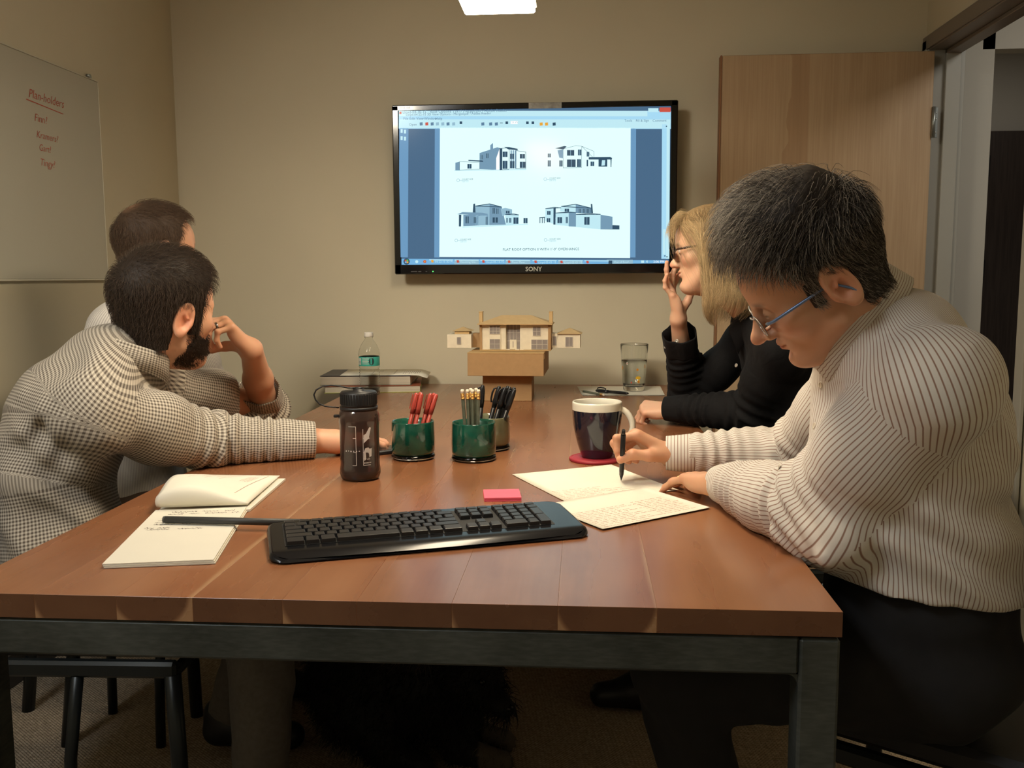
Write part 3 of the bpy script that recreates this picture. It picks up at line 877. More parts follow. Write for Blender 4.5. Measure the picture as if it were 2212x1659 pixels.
def pageat(a, bb):
    r = .0013+.0245*math.sin(PI*min(1, .14+.86*a))*(1-.62*a)
    near = D_.lerp(C_, a)-o_+Vector((0, .012, 0)); far = F_.lerp(E_, a)-o_
    q = near.lerp(far, bb)
    return Vector((q.x, q.y, .0085+2*r*(1-bb)**1.3+.020*math.sin(PI*bb)*(1-a)**.6*.8+.0007))
g = G()
def pline(a0, b0, a1, b1, w=.004):
    n = 8
    for k in range(n):
        s0, s1 = k/n, (k+1)/n
        P0 = (a0+(a1-a0)*s0, b0+(b1-b0)*s0); P1 = (a0+(a1-a0)*s1, b0+(b1-b0)*s1)
        g.add([pageat(P0[0]-w, P0[1]), pageat(P1[0]-w, P1[1]), pageat(P1[0]+w, P1[1]), pageat(P0[0]+w, P0[1])], [(0, 1, 2, 3)])
pline(.80, .12, .90, .95, .0022)
for k in range(4): pline(.72+.025*k, .52+.02*(k % 2), .755+.025*k, .82, .0016)
for k in range(8): pline(.22+.045*k, .36+.12*((k*3) % 4)/2, .34+.045*k, .93, .0020)
for k in range(4): pline(.64+.06*k, .955, .66+.06*k, .975, .004)
part('printed_lines', g, mat('brown_print', (.36, .16, .10), .7), nb)
g = G()
ex = (B_-A_); W_ = ex.length; ex.normalize(); ey = (D_-A_); H_ = ey.length; ey.normalize()
xf = lambda a, b: tuple(A_-o_+ex*a+ey*b+Vector((0, 0, .0072)))
for k, (u0, v0, ln) in enumerate(((.20, .93, .75), (.18, .885, .75), (.16, .80, .12), (.15, .755, .14), (.14, .71, .12), (.13, .67, .3), (.08, .60, .3), (.10, .57, .5))):
    scribble(g, xf, u0*W_, v0*H_, ln*W_, .009, 900+k, 0, .0005)
part('handwriting', g, m_inkd, nb)

# ================================================================ CUPS, PENS, PENCILS
def glassy(name, col, rough=.1, trans=.35, var=.35):
    t = NT(name)
    n = t.noise(t.coord('Object'), 26, 5); 
    dk = tuple(c*(1-var) for c in col); lt = tuple(min(1, c*(1+var*1.4)) for c in col)
    t.set(Base_Color=t.ramp(n, [(.3, dk), (.7, lt)]), Roughness=rough, IOR=1.5)
    t.b.inputs['Transmission Weight'].default_value = trans
    t.b.inputs['Coat Weight'].default_value = .6; t.b.inputs['Coat Roughness'].default_value = .05
    t.bump(t.noise(t.coord('Object'), 30, 2), .05, .002)
    return t.m
m_green = glassy('green_art_glass', (.008, .085, .055), trans=.25)
m_olive = glassy('olive_art_glass', (.20, .20, .115), trans=.25, var=.12)
m_clear = mat('clear_glass', (.95, .97, .96), .02, trans=1.0, ior=1.45)
def cup(label, x, y, r, h, m):
    c = thing('pencil_cup', label, 'cup', (x, y, TT), group=None)
    g = G(); t = .0055
    g.lathe([(1e-5, .012), (r-.006, .012), (r-.002, .014), (r, .02), (r*1.015, h*.5), (r*.985, h-.004), (r*.98, h-.001), (r*.97, h), (r*.955, h-.001), (r-t-.002, h-.006), (r-t, h*.5), (r-t-.001, .026), (r-t-.008, .020), (1e-5, .019)], 48)
    part('body', g, m, c)
    g = G(); g.lathe([(1e-5, 0), (r-.008, 0), (r-.001, .003), (r+.001, .007), (r-.001, .0125), (1e-5, .0125)], 48)
    part('base', g, m_clear, c, label='clear glass foot of the cup')
    return c
CUPS = {'a': (-.131, .985, .0515, .091), 'b': (.0165, .975, .0525, .091), 'c': (.040, 1.115, .051, .084)}
cup('green glass cup holding red pens, nearest the drinking bottle', *CUPS['a'], m_green)
cup('green glass cup holding pencils, between two other cups', *CUPS['b'], m_green)
cup('olive glass cup holding black pens, behind the pencil cup', *CUPS['c'], m_olive)

def at_tilt(o, base, tip):
    d = Vector(tip)-Vector(base); o.location = base
    o.rotation_mode = 'QUATERNION'; o.rotation_quaternion = d.to_track_quat('Z', 'Y')
    return o
m_redp = mat('red_pen_barrel', (.33, .045, .03), .32, var=.1)
m_redc = mat('red_pen_cap', (.40, .055, .038), .3)
m_blackp = mat('black_pen_barrel', (.010, .010, .011), .3)
m_pgreen = mat('pencil_lacquer', (.105, .12, .085), .35, var=.25, vscale=60)
m_ferr = mat('brass_ferrule', (.62, .36, .11), .32, metal=.7, bump=.15, bscale=500)
m_eras = mat('white_eraser', (.74, .66, .52), .8)
m_wood = mat('cedar', (.52, .32, .16), .6); m_lead = mat('graphite', (.03, .03, .03), .4)
def pen_proto(kind, label, group):
    if kind == 'red':
        o = thing('felt_pen', label, 'pen', group=group); L = .140; r = .0048
        g = G(); g.cyl((0, 0, 0), (0, 0, L-.045), r, n=14, rings=[(1e-5, 0), (r*.55, 0), (r, .06), (r*1.02, 1), (1e-5, 1)]); part('barrel', g, m_redp, o)
        g = G(); g.cyl((0, 0, L-.05), (0, 0, L), r*1.25, n=14, rings=[(1e-5, 0), (r*1.2, 0), (r*1.28, .3), (r*1.12, .93), (r*.7, 1), (1e-5, 1)])
        g.box((0, r*1.75, L-.022), (.004, .0022, .036), .0008); part('cap', g, m_redc, o)
        g = G(); g.lathe([(1e-5, .0012), (.0022, .001), (.0024, 0)], 10, (0, 0, L)); part('end_dot', g, mat('pen_grey', (.20, .13, .12), .5) if 'pen_grey' not in MATS else MATS['pen_grey'], o)
    elif kind == 'black':
        o = thing('rollerball_pen', label, 'pen', group=group); L = .142; r = .0058
        g = G(); g.cyl((0, 0, 0), (0, 0, L-.05), r, n=14, rings=[(1e-5, 0), (r*.4, 0), (r*.95, .1), (r, .3), (r, 1), (1e-5, 1)]); part('barrel', g, m_blackp, o)
        g = G(); g.cyl((0, 0, L-.055), (0, 0, L), r, n=16, rings=[(1e-5, 0), (r*1.12, 0), (r*1.22, .25), (r*1.12, .75), (r*.8, .96), (r*.55, 1), (1e-5, 1)]); part('cap', g, m_blackp, o)
        g = G(); pts = [(0, r*1.0, L-.006), (0, r*1.9, L-.009), (0, r*2.25, L-.02), (0, r*2.1, L-.036), (0, r*1.6, L-.044), (0, r*1.15, L-.043)]
        g.tube(pts, [.0018, .0022, .0024, .0024, .0024, .0016], 8); part('clip', g, m_blackp, o)
    else:
        o = thing('pencil', label, 'pencil', group=group); L = .150; r = .0042
        g = G(); g.cyl((0, 0, .016), (0, 0, L-.022), r, n=6, smooth=False); part('shaft', g, m_pgreen, o)
        g = G(); g.cyl((0, 0, .004), (0, 0, .016), .001, r*.95, n=8); part('sharpened_tip', g, m_wood, o)
        g = G(); g.cyl((0, 0, 0), (0, 0, .0045), .0002, .0011, n=8); part('lead', g, m_lead, o)
        g = G()
        for k in range(4): g.cyl((0, 0, L-.023+.0035*k), (0, 0, L-.0195+.0035*k), r*1.04 if k % 2 else r*1.09, n=14)
        part('ferrule', g, m_ferr, o)
        g = G(); g.cyl((0, 0, L-.009), (0, 0, L), r, n=14, rings=[(1e-5, 0), (r, 0), (r*1.02, .7), (r*.8, .95), (r*.5, 1), (1e-5, 1)]); part('eraser', g, m_eras, o)
    return o
def fill_cup(cu, kind, spec, labels, group):
    x, y, r, h = CUPS[cu]; proto = None
    for k, (bx, by, tx, ty, ln) in enumerate(spec):
        if proto is None: proto = pen_proto(kind, labels[k], group); o = proto
        else: o = copy_tree(proto); o['label'] = labels[k]
        at_tilt(o, (x+bx, y+by, TT+.0215), (x+tx, y+ty, TT+.0215+ln))
# offsets of the foot and of the head inside each cup
fill_cup('a', 'red', [(-.022, -.006, .008, .0, .125), (-.012, .008, .016, .012, .125), (-.004, -.016, .018, -.012, .107), (.006, .004, .040, .004, .12), (.010, .018, .046, .016, .118), (.016, -.008, .054, .006, .124)],
         ['leftmost red felt pen in the green cup, grey dot on its end', 'red felt pen just behind the leftmost one in the green cup', 'shortest red felt pen, standing at the front of the cup', 'red felt pen in the middle of the right hand cluster', 'red felt pen at the back of the right hand cluster', 'rightmost red felt pen, leaning farthest over the rim'], 'red pens in the green cup')
fill_cup('b', 'pencil', [(-.013, -.028, -.0235, -.026, .155), (-.009, -.006, -.0055, -.002, .157), (.004, -.004, .0065, .002, .150), (-.006, -.030, -.0105, -.028, .147), (.003, -.031, .0015, -.030, .144), (.013, -.030, .0155, -.030, .1415)],
         ['leftmost dark green pencil with white eraser, standing tallest', 'dark green pencil at the back of the bundle, second tallest', 'dark green pencil at the back right of the bundle', 'second front pencil from the left in the bundle', 'third front pencil from the left in the bundle', 'rightmost front pencil in the green cup'], 'pencils in the green cup')
fill_cup('c', 'black', [(-.027, -.010, -.018, -.010, .107), (-.012, .006, .026, .008, .140), (.0, -.014, .041, -.006, .134), (.010, .004, .052, .006, .134), (.017, -.027, .064, -.022, .128), (.004, .022, .046, .022, .136), (.020, -.004, .062, .0, .130)],
         ['short black rollerball pen standing alone beside the pencils', 'black rollerball pen with looped clip, left of the big bundle', 'front left pen of the black bundle in the olive cup', 'middle pen of the black bundle in the olive cup', 'front right pen of the black bundle in the olive cup', 'black pen at the back of the bundle in the olive cup', 'rightmost black pen leaning out of the olive cup'], 'black pens in the olive cup')

# ================================================================ MUG AND COASTER
m_mugw = mat('glazed_white', (.74, .71, .60), .15, coat=.5)
m_mugb = mat('glazed_navy', (.010, .011, .024), .1, coat=.9)
m_felt = mat('red_leather_coaster', (.33, .022, .035), .5, var=.12, vscale=50, bump=.15)
co = thing('coaster', 'round red coaster under the navy mug', 'coaster', (.305, .985, TT))
g = G(); g.lathe([(1e-5, 0), (.0615, 0), (.0625, .002), (.0625, .005), (.061, .0068), (1e-5, .007)], 48); part('disc', g, m_felt, co)
g = G(); g.lathe([(.0565, .0069), (.0568, .0076), (.0580, .0076), (.0583, .0069)], 48); part('stitching', g, mat('red_thread', (.42, .05, .06), .7), co)
mg = thing('mug', 'navy blue mug with a white rim on a red coaster', 'mug', (.308, .99, TT+.0072), math.radians(-6))
def mugr(z):
    t = z/.132
    return .036+(.0585-.036)*(1-(1-min(1, t*1.15))**2.0)*.98+.0005*t
zs_ = [0, .002, .006, .012, .02, .032, .046, .06, .075, .09, .103, .112]
g = G(); g.lathe([(1e-5, 0), (.030, 0), (.033, .001)]+[(mugr(z), z+.0012) for z in zs_], 56); part('body', g, m_mugb, mg)
g = G()
out = [(mugr(.112)+.0002, .1132)]+[(mugr(z)+.0003, z+.0012) for z in (.118, .126)]+[(.0585, .1305), (.0575, .1325), (.0555, .1325), (.0545, .131)]
inn = [(mugr(z)-.0045, z) for z in (.12, .1, .08, .06, .04, .025)]+[(.030, .012), (1e-5, .010)]
g.lathe(out+inn, 56); part('rim', g, m_mugw, mg, label='white rim and inside of the mug')
g = G(); g.lathe([(mugr(.085)-.0048, .085), (1e-5, .0852)], 40); part('coffee', g, mat('coffee', (.02, .009, .004), .08), mg)
g = G(); pts = []; rs = []
for k in range(15):
    a = PI*(.53-1.02*k/14); pts.append((.050+.034*math.cos(a)*1.0-(.030*max(0, k/14-.5)), 0, .070+.045*math.sin(a))); 
g.tube(pts, [.0085-.0015*math.sin(PI*k/14) for k in range(15)], 12); part('handle', g, m_mugw, mg)

# ================================================================ DRINKING BOTTLE
m_nal = NT('smoked_polycarbonate')
m_nal.set(Base_Color=(.30, .22, .19), Roughness=.07, IOR=1.4); m_nal.b.inputs['Transmission Weight'].default_value = .9; m_nal = m_nal.m
m_liq = mat('dark_liquid', (.06, .022, .012), .05, trans=.75, ior=1.33)
m_capb = mat('black_cap_plastic', (.010, .010, .011), .45, bump=.05)
m_print = mat('white_print', (.60, .58, .54), .5)
nbt = thing('drinking_bottle', 'dark translucent wide mouth drinking bottle with a looped black cap', 'bottle', (-.205, .756, TT), math.radians(8))
R_ = .0435
prof = [(1e-5, .003), (.030, .001), (.037, .0), (.041, .004), (R_, .012), (R_, .022), (R_*.965, .032), (R_*.965, .115), (R_, .128), (R_, .138), (.041, .148), (.0375, .153), (.0365, .156), (.0365, .178)]
g = G(); g.lathe(prof+[(r-.0028 if r > .01 else r, z+(.003 if z < .02 else 0)) for r, z in reversed(prof)], 48); part('body', g, m_nal, nbt)
g = G(); g.lathe([(1e-5, .007), (.036, .006), (R_-.0048, .016), (R_-.005, .024), (R_*.965-.0045, .034), (R_*.965-.0045, .062), (1e-5, .062)], 40); part('liquid', g, m_liq, nbt)
g = G()
rb = [(1e-5, .160), (.038, .160), (.0385, .162), (.0385, .188), (.036, .1905), (.012, .191), (.0115, .195), (1e-5, .196)]
g.lathe(rb, 48); part('cap', g, m_capb, nbt)
g = G()
for k in range(40):
    a = 2*PI*k/40; g.box((.0388*math.cos(a), .0388*math.sin(a), .175), (.0018, .0032, .023), .0006, rot=(0, 0, a))
part('cap_ribs', g, m_capb, nbt, kind='stuff')
g = G(); g.lathe([(.0372, .1515), (.0405, .1515), (.0405, .158), (.0372, .158)], 40, closed=True); part('neck_ring', g, m_capb, nbt)
g = G(); pts = []
for k in range(25):
    a = math.radians(78+222*k/24)
    cx, cz = -.062, .172
    pts.append((cx+.032*math.cos(a)*1.0, -.004+.004*math.sin(a), cz+.026*math.sin(a)))
pts = [(-.004, 0, .1965), (-.022, 0, .1975), (-.040, -.001, .2015), (-.058, -.002, .2035), (-.076, -.003, .2015), (-.089, -.004, .194), (-.094, -.004, .184), (-.091, -.004, .173), (-.083, -.003, .164), (-.072, -.002, .159), (-.058, -.001, .1565), (-.042, 0, .155)]
g.tube(pts, .0017, 8); part('strap', g, m_capb, nbt)
g = G(); g.lathe([(1e-5, .1945), (.009, .1945), (.0095, .197), (.007, .199), (1e-5, .199)], 20); part('strap_button', g, m_capb, nbt)
def wrapx(R):
    return lambda a, z: (R*math.sin(a/R), -R*math.cos(a/R), z)
g = G(); RR = R_*.965+.0006; W_ = wrapx(RR)
def wrect(x0, z0, x1, z1, m=0):
    n = max(1, int(abs(x1-x0)/.004))
    for k in range(n):
        a, b = x0+(x1-x0)*k/n, x0+(x1-x0)*(k+1)/n
        g.add([W_(a, z0), W_(b, z0), W_(b, z1), W_(a, z1)], [(0, 1, 2, 3)], m)
for x0, z0, x1, z1 in ((-.004, .036, -.0030, .120), (.011, .036, .012, .114), (-.020, .119, -.003, .120), (-.012, .036, -.004, .037), (.011, .036, .028, .037), (-.010, .094, -.004, .095), (.012, .094, .018, .095), (-.010, .064, -.004, .065), (.012, .064, .018, .065), (.012, .050, .018, .051)):
    wrect(x0, z0, x1, z1)
for k in range(6): wrect(-.028+.006*k, .0655+.001*(k % 2), -.0255+.006*k, .0680)
for k in range(6): wrect(.013+.0028*k, .040, .0145+.0028*k, .0425)
poly = [(.013, .046), (.030, .055), (.031, .072), (.026, .071), (.023, .074), (.016, .073), (.013, .066)]
g.add([W_(*p) for p in poly], [tuple(range(len(poly)))])
poly = [(.013, .084), (.024, .093), (.030, .116), (.026, .117), (.018, .104), (.013, .101)]
g.add([W_(*p) for p in poly], [tuple(range(len(poly)))])
for z_, s_ in ((.092, '400'), (.062, '300'), (.048, '200')): text_into(g, s_, .005, lambda a, b: W_(.019+a, z_+b))
part('printed_scale', g, m_print, nbt)
g = G(); g.box((-.047, 0, .137), (.014, .010, .006), .002); part('strap_lug', g, m_capb, nbt)

# ================================================================ PLASTIC WATER BOTTLE
m_pet = mat('clear_plastic', (.95, .96, .95), .06, trans=1.0, ior=1.22)
m_lab = mat('teal_label', (.05, .42, .34), .4); m_labw = mat('label_white', (.62, .66, .60), .5); m_wcap = mat('white_cap', (.72, .69, .62), .45)
pb = thing('water_bottle', 'clear plastic water bottle with a teal label in front of the books', 'bottle', (-.512, 2.175, TT), math.radians(-10))
prof = [(1e-5, .006), (.02, .003), (.030, .0), (.037, .006), (.038, .014)]
for k in range(9):
    z = .018+.0094*k; prof += [(.0385, z), (.0352, z+.0047)]
prof += [(.0385, .106), (.0375, .112), (.0375, .140), (.039, .145), (.0395, .152), (.037, .166), (.030, .184), (.021, .198), (.0145, .207), (.0135, .212), (.0165, .2135), (.0165, .216), (.0135, .217), (.0132, .222)]
g = G(); g.lathe(prof+[(max(1e-5, r-.0009), z+.0008) for r, z in reversed(prof)], 40); part('shell', g, m_pet, pb)
g = G(); g.lathe([(1e-5, .215), (.0165, .215), (.017, .217), (.017, .230), (.015, .2325), (1e-5, .233)], 32)
part('cap', g, m_wcap, pb)
g = G(); g.lathe([(.0383, .1095), (.0385, .110), (.0385, .1425), (.0383, .143)], 48); part('label_wrap', g, m_lab, pb)
g = G(); W_ = wrapx(.0389)
wrect(-.036, .114, -.018, .139, 0)
for k in range(7): wrect(-.034+.0022*k, .118, -.0332+.0022*k, .128, 1)
for k in range(5): wrect(-.012, .117+.0045*k, .014-.003*(k % 2), .1188+.0045*k, 0)
text_into(g, 'NATURAL SPRING WATER', .0036, lambda a, b: W_(-.014+a, .1385+b))
poly = [(.024+.010*math.cos(2*PI*k/18), .127+.014*math.sin(2*PI*k/18)) for k in range(18)]
g.add([W_(*p) for p in poly], [tuple(range(18))], 1)
part('label_print', g, [m_labw, mat('label_dark', (.02, .06, .06), .5)], pb)
g = G(); g.lathe([(1e-5, .0075), (.0345, .009), (.0345, .028), (1e-5, .028)], 32); part('water', g, mat('water', (.95, .98, .98), .0, trans=1.0, ior=1.33), pb)

# ================================================================ BOOKS
m_pages = NT('page_edges'); nn = m_pages.noise(m_pages.coord('Object', (2, 2, 900)), 1.5, 2)
m_pages.set(Base_Color=m_pages.ramp(nn, [(.3, (.42, .37, .28)), (.7, (.66, .60, .48))]), Roughness=.8); m_pages = m_pages.m
def book(label, loc, rz, w, d, h, cover, back):
    b = thing('book', label, 'book', loc, rz)
    g = G(); g.box((0, 0, h/2), (w-.006, d-.006, h-.004)); part('page_block', g, m_pages, b)
    g = G(); g.box((0, 0, h-.001), (w, d, .002), .0006); part('front_cover', g, cover, b)
    g = G(); g.box((0, 0, .001), (w, d, .002), .0006); part('back_cover', g, back, b)
    return b
m_cov1 = mat('navy_cover', (.022, .024, .045), .4); m_cov2 = mat('lime_cover', (.42, .44, .09), .45); m_cov3 = mat('red_brown_cover', (.33, .10, .05), .5); m_covg = mat('olive_grey_cover', (.13, .13, .10), .5)
book('flat book with a lime green back at the bottom of the pile', (-.535, 2.36, TT), math.radians(9), .36, .26, .026, m_cov3, m_cov2)
bk = book('thick navy covered book lying on the lime green one', (-.555, 2.375, TT+.0262), math.radians(4), .345, .25, .036, m_cov1, m_covg)
b3 = book('thin pale booklet at the far right of the pile', (-.425, 2.40, TT+.0264), math.radians(14), .10, .20, .030, m_covg, m_cov3) if False else None
ps = thing('printed_page', 'printed white page lying on top of the navy book', 'paper', (-.49, 2.37, TT+.0626), math.radians(6))
g = G(); NX_ = 10; V = []
for j in range(2):
    for i in range(NX_+1):
        a = i/NX_; V.append((-.165+.33*a, (-.115, .115)[j], .0008+.0*a-(.012*max(0, (a-.86)/.14)**2)))
g.add(V, [(i, i+1, NX_+2+i, NX_+1+i) for i in range(NX_)], 0, True)
o = part('sheet', g, m_paper, ps); so = o.modifiers.new('thick', 'SOLIDIFY'); so.thickness = .0005; so.offset = 1
g = G()
for k in range(9): g.box((.07+.0075*k, -.02+.012*(k % 3), .0016), (.0012, .11-.02*(k % 3), .0003))
g.box((.035, 0, .0016), (.0012, .15, .0003)); g.box((-.05, 0, .0016), (.0012, .12, .0003))
for k in range(4): g.box((-.035+.006*k, .03, .0016), (.001, .06, .0003))
part('printed_lines', g, m_inkd, ps)

# ================================================================ CARDBOARD BOXES AND HOUSE MODEL
def board_mat(name, col):
    t = NT(name); n = t.noise(t.coord('Object'), 60, 4); n2 = t.noise(t.coord('Object', (1, 1, 1)), 8, 2)
    t.set(Base_Color=t.mix(.5, t.ramp(n, [(.3, tuple(c*.9 for c in col)), (.7, tuple(c*1.08 for c in col))]), t.ramp(n2, [(.3, tuple(c*.93 for c in col)), (.7, tuple(c*1.05 for c in col))])), Roughness=.75)
    t.b.inputs['Specular IOR Level'].default_value = .25
    return t.m
m_kraft = board_mat('kraft_board', (.40, .245, .115)); m_kraft2 = board_mat('kraft_board_light', (.55, .37, .17))
m_chip = board_mat('chipboard_roof', (.56, .385, .185)); m_card = board_mat('white_card', (.76, .68, .52)); m_cardg = board_mat('printed_glazing', (.27, .235, .215)); m_cline = mat('pencil_line', (.14, .11, .09), .8)
m_cardlt = board_mat('printed_muntin', (.60, .54, .45))
def carton(name, label, loc, rz, w, d, h, m):
    b = thing(name, label, 'box', loc, rz)
    g = G(); g.box((0, 0, h/2-.0015), (w, d, h-.003), .0012); part('tray', g, m, b)
    g = G(); g.box((0, 0, h-.0015), (w+.002, d+.002, .003), .0012); part('lid', g, m_kraft2, b)
    g = G(); g.box((w/2+.0012, -d/2+.014, h-.012), (.0015, .022, .018), .0005); part('tuck_flap', g, m, b)
    return b
carton('cardboard_box', 'small brown cardboard box standing on the table', (.0105, 2.115, TT), math.radians(.5), .172, .19, .094, m_kraft)
carton('cardboard_box', 'flat brown cardboard box carrying the house model', (.0145, 2.09, TT+.0945), math.radians(-1.5), .262, .27, .080, m_kraft)
hm = thing('house_model', 'cardboard architect model of a house with two wings on boxes', 'model', (.0385, 2.03, TT+.1757), math.radians(-1.5))
HB = 0
g = G(); g.box((0, .055, .0015), (.25, .125, .003), .0006); part('base_board', g, m_kraft2, hm)
WZ = .088
g = G(); g.box((-.0995, .012+.05, WZ/2+.003), (.036, .1, WZ)); g.box((-.003, .03+.04, WZ/2+.003), (.23, .08, WZ)); g.box((-.044, .012+.05, WZ/2+.003), (.022, .1, WZ)); g.box((.066, .012+.05, WZ/2+.003), (.098, .1, WZ))
part('wall', g, m_card, hm)
for x_, w_ in ((-.121, .008), (.120, .010)):
    g = G(); g.box((x_, .055, WZ/2+.003), (w_, .098, WZ)); part('side_wall', g, m_kraft, hm)
# hipped roof with overhang
zr, ze = .122, .094
RO = [(-.130, -.012, ze), (.130, -.012, ze), (.130, .122, ze), (-.130, .122, ze), (-.052, .055, zr), (.052, .055, zr)]
g = G(); g.add(RO, [(0, 1, 5, 4), (1, 2, 5), (2, 3, 4, 5), (3, 0, 4), (3, 2, 1, 0)]); g.box((0, .055, ze-.0015), (.262, .136, .003)); part('roof', g, m_chip, hm)
for x in (-.122, .124):
    g = G(); g.box((x, .03, .111), (.0125, .022, .046), .0005); g.box((x, .03, .1345), (.0145, .024, .003), .0005); part('chimney', g, m_chip, hm)
def mwin(x0, z0, x1, z1, y, nx, nz, frame=True):
    g = G(); g.box(((x0+x1)/2, y, (z0+z1)/2), (x1-x0, .0016, z1-z0)); w = part('window', g, m_cardg, hm)
    g = G()
    for k in range(nx+1): g.box((x0+(x1-x0)*k/nx, y-.0014, (z0+z1)/2), (.0012, .0014, z1-z0))
    for k in range(nz+1): g.box(((x0+x1)/2, y-.0014, z0+(z1-z0)*k/nz), (x1-x0, .0014, .0012))
    part('muntin', g, m_cardlt, w)
g = G(); g.box((-.0715, .0105, .046), (.042, .004, .086), .0004); part('bay_panel', g, m_card, hm)
mwin(-.0895, .058, -.0535, .087, .0078, 3, 3); mwin(-.0895, .006, -.0535, .040, .0078, 2, 2)
mwin(-.032, .004, .0155, .090, .0285, 4, 3)
g = G(); g.box((-.009, .0255, .020), (.024, .003, .034), .0004); g.box((-.009, .0235, .021), (.0016, .001, .024)); part('door', g, [m_card], hm)
g = G(); g.box((-.009, .0235, .0205), (.0022, .0016, .022)); part('door_slot', g, m_cardg, hm)
mwin(.062, .052, .0885, .083, .0112, 2, 2); mwin(.0565, .005, .113, .038, .0112, 3, 2)
g = G()
for x in (-.025, .008, .024): g.box((x, .004, .0035), (.013, .012, .003), .0004)
part('step', g, m_card, hm)
# left wing
g = G(); g.box((-.198, .055, .032), (.086, .09, .048), .0005); part('wing_wall', g, m_card, hm)
g = G(); g.box((-.1385, .08, .032), (.035, .05, .05)); part('link_wall', g, m_kraft, hm)
g = G(); g.box((-.193, .07, .0605), (.052, .06, .009)); part('clerestory', g, m_kraft2, hm)
g = G(); g.add([(-.229, .034, .066), (-.157, .034, .066), (-.157, .106, .066), (-.229, .106, .066), (-.193, .07, .080)], [(0, 1, 4), (1, 2, 4), (2, 3, 4), (3, 0, 4), (3, 2, 1, 0)]); part('wing_roof', g, m_chip, hm)
mwin(-.2055, .022, -.1915, .0465, .0095, 1, 1)
# right wing
g = G(); g.box((.188, .065, .033), (.076, .09, .050), .0005); part('wing_wall', g, m_card, hm)
g = G(); g.box((.138, .075, .033), (.030, .07, .050)); part('link_wall', g, m_card, hm)
mwin(.129, .016, .1425, .048, .0395, 1, 1)
g = G(); g.add([(.144, .012, .058), (.232, .012, .058), (.232, .118, .058), (.144, .118, .058), (.188, .065, .077)], [(0, 1, 4), (1, 2, 4), (2, 3, 4), (3, 0, 4), (3, 2, 1, 0)]); part('wing_roof', g, m_chip, hm)
mwin(.175, .014, .200, .047, .0192, 2, 1)
g = G(); g.box((.183, .0, .0055), (.098, .2, .003)); part('wing_base', g, m_card, hm) if False else None

# ================================================================ WATER GLASS, SHEET, PEN AND PENCIL AT THE FAR END
sheet('paper_sheet', 'blank white sheet under the water glass at the far end', [(.273, 2.173), (.572, 2.185), (.579, 2.475), (.253, 2.455)], TT+.0006, [(.62, .12, .01, .03)], 8)
wg = thing('water_glass', 'tall tumbler of water with small painted flowers on a white sheet', 'glass', (.468, 2.33, TT+.0018))
r0, r1, gh = .040, .053, .176
g = G(); prof = [(1e-5, .001), (r0-.003, .0), (r0, .004)]+[(r0+(r1-r0)*(z/gh), z) for z in (.02, .06, .1, .14, .172)]+[(r1, gh), (r1-.0012, gh+.0008), (r1-.0022, gh-.001)]
prof += [(r0+(r1-r0)*(z/gh)-.0026, z) for z in (.14, .1, .06, .03)]+[(r0-.006, .017), (1e-5, .015)]
g.lathe(prof, 48); part('tumbler', g, m_clear, wg)
g = G(); rw = lambda z: r0+(r1-r0)*(z/gh)-.0024
g.lathe([(1e-5, .0152), (r0-.0062, .0172), (rw(.03), .030), (rw(.06), .06), (rw(.1), .1), (rw(.118), .118), (1e-5, .118)], 48); part('water', g, MATS['water'], wg)
cl = {'y': mat('painted_yellow', (.75, .45, .03), .5), 'o': mat('painted_orange', (.62, .25, .03), .5), 'w': mat('painted_white', (.8, .78, .68), .5), 'r': mat('painted_red', (.5, .07, .03), .5)}
def petal(ang, z, rx, rz, c, off=.0006):
    R = r0+(r1-r0)*(z/gh)+off; g = G()
    V = [(R*math.sin(ang+rx*math.cos(2*PI*k/14)/R), -R*math.cos(ang+rx*math.cos(2*PI*k/14)/R), z+rz*math.sin(2*PI*k/14)) for k in range(14)]
    g.add(V, [tuple(range(14))]); return part('painted_flower', g, cl[c], wg)
petal(-.62, .106, .0035, .0055, 'w'); petal(-.62, .106, .0015, .0025, 'r', .0009); petal(.22, .083, .0045, .0050, 'o'); petal(.30, .052, .010, .0065, 'y'); petal(.36, .038, .0050, .0065, 'y'); petal(.36, .037, .0024, .003, 'r', .0009); petal(-.28, .034, .003, .0035, 'r'); petal(.95, .094, .0025, .008, 'o'); petal(-1.2, .088, .003, .008, 'o')
pen2 = pen_proto('black', 'black capped pen lying on the sheet by the water glass', None)
at_tilt(pen2, (.440, 2.165, TT+.0105), (.300, 2.262, TT+.0105))
pc2 = pen_proto('pencil', 'pale green pencil lying beside the black pen', None)
at_tilt(pc2, (.268, 2.275, TT+.0062), (.366, 2.130, TT+.0062))

# ================================================================ PHONE
ph = thing('phone', 'black phone on the table under the left hand of cups', 'phone', (-.228, 1.045, TT), math.radians(35))
ph['label'] = 'black phone lying under the resting hand beside the green cup'
g = G(); g.box((0, 0, .0055), (.125, .066, .011), .003); part('case', g, m_capb, ph)
g = G(); g.box((0, 0, .0112), (.112, .058, .0006), .0002); part('display', g, m_kb, ph)
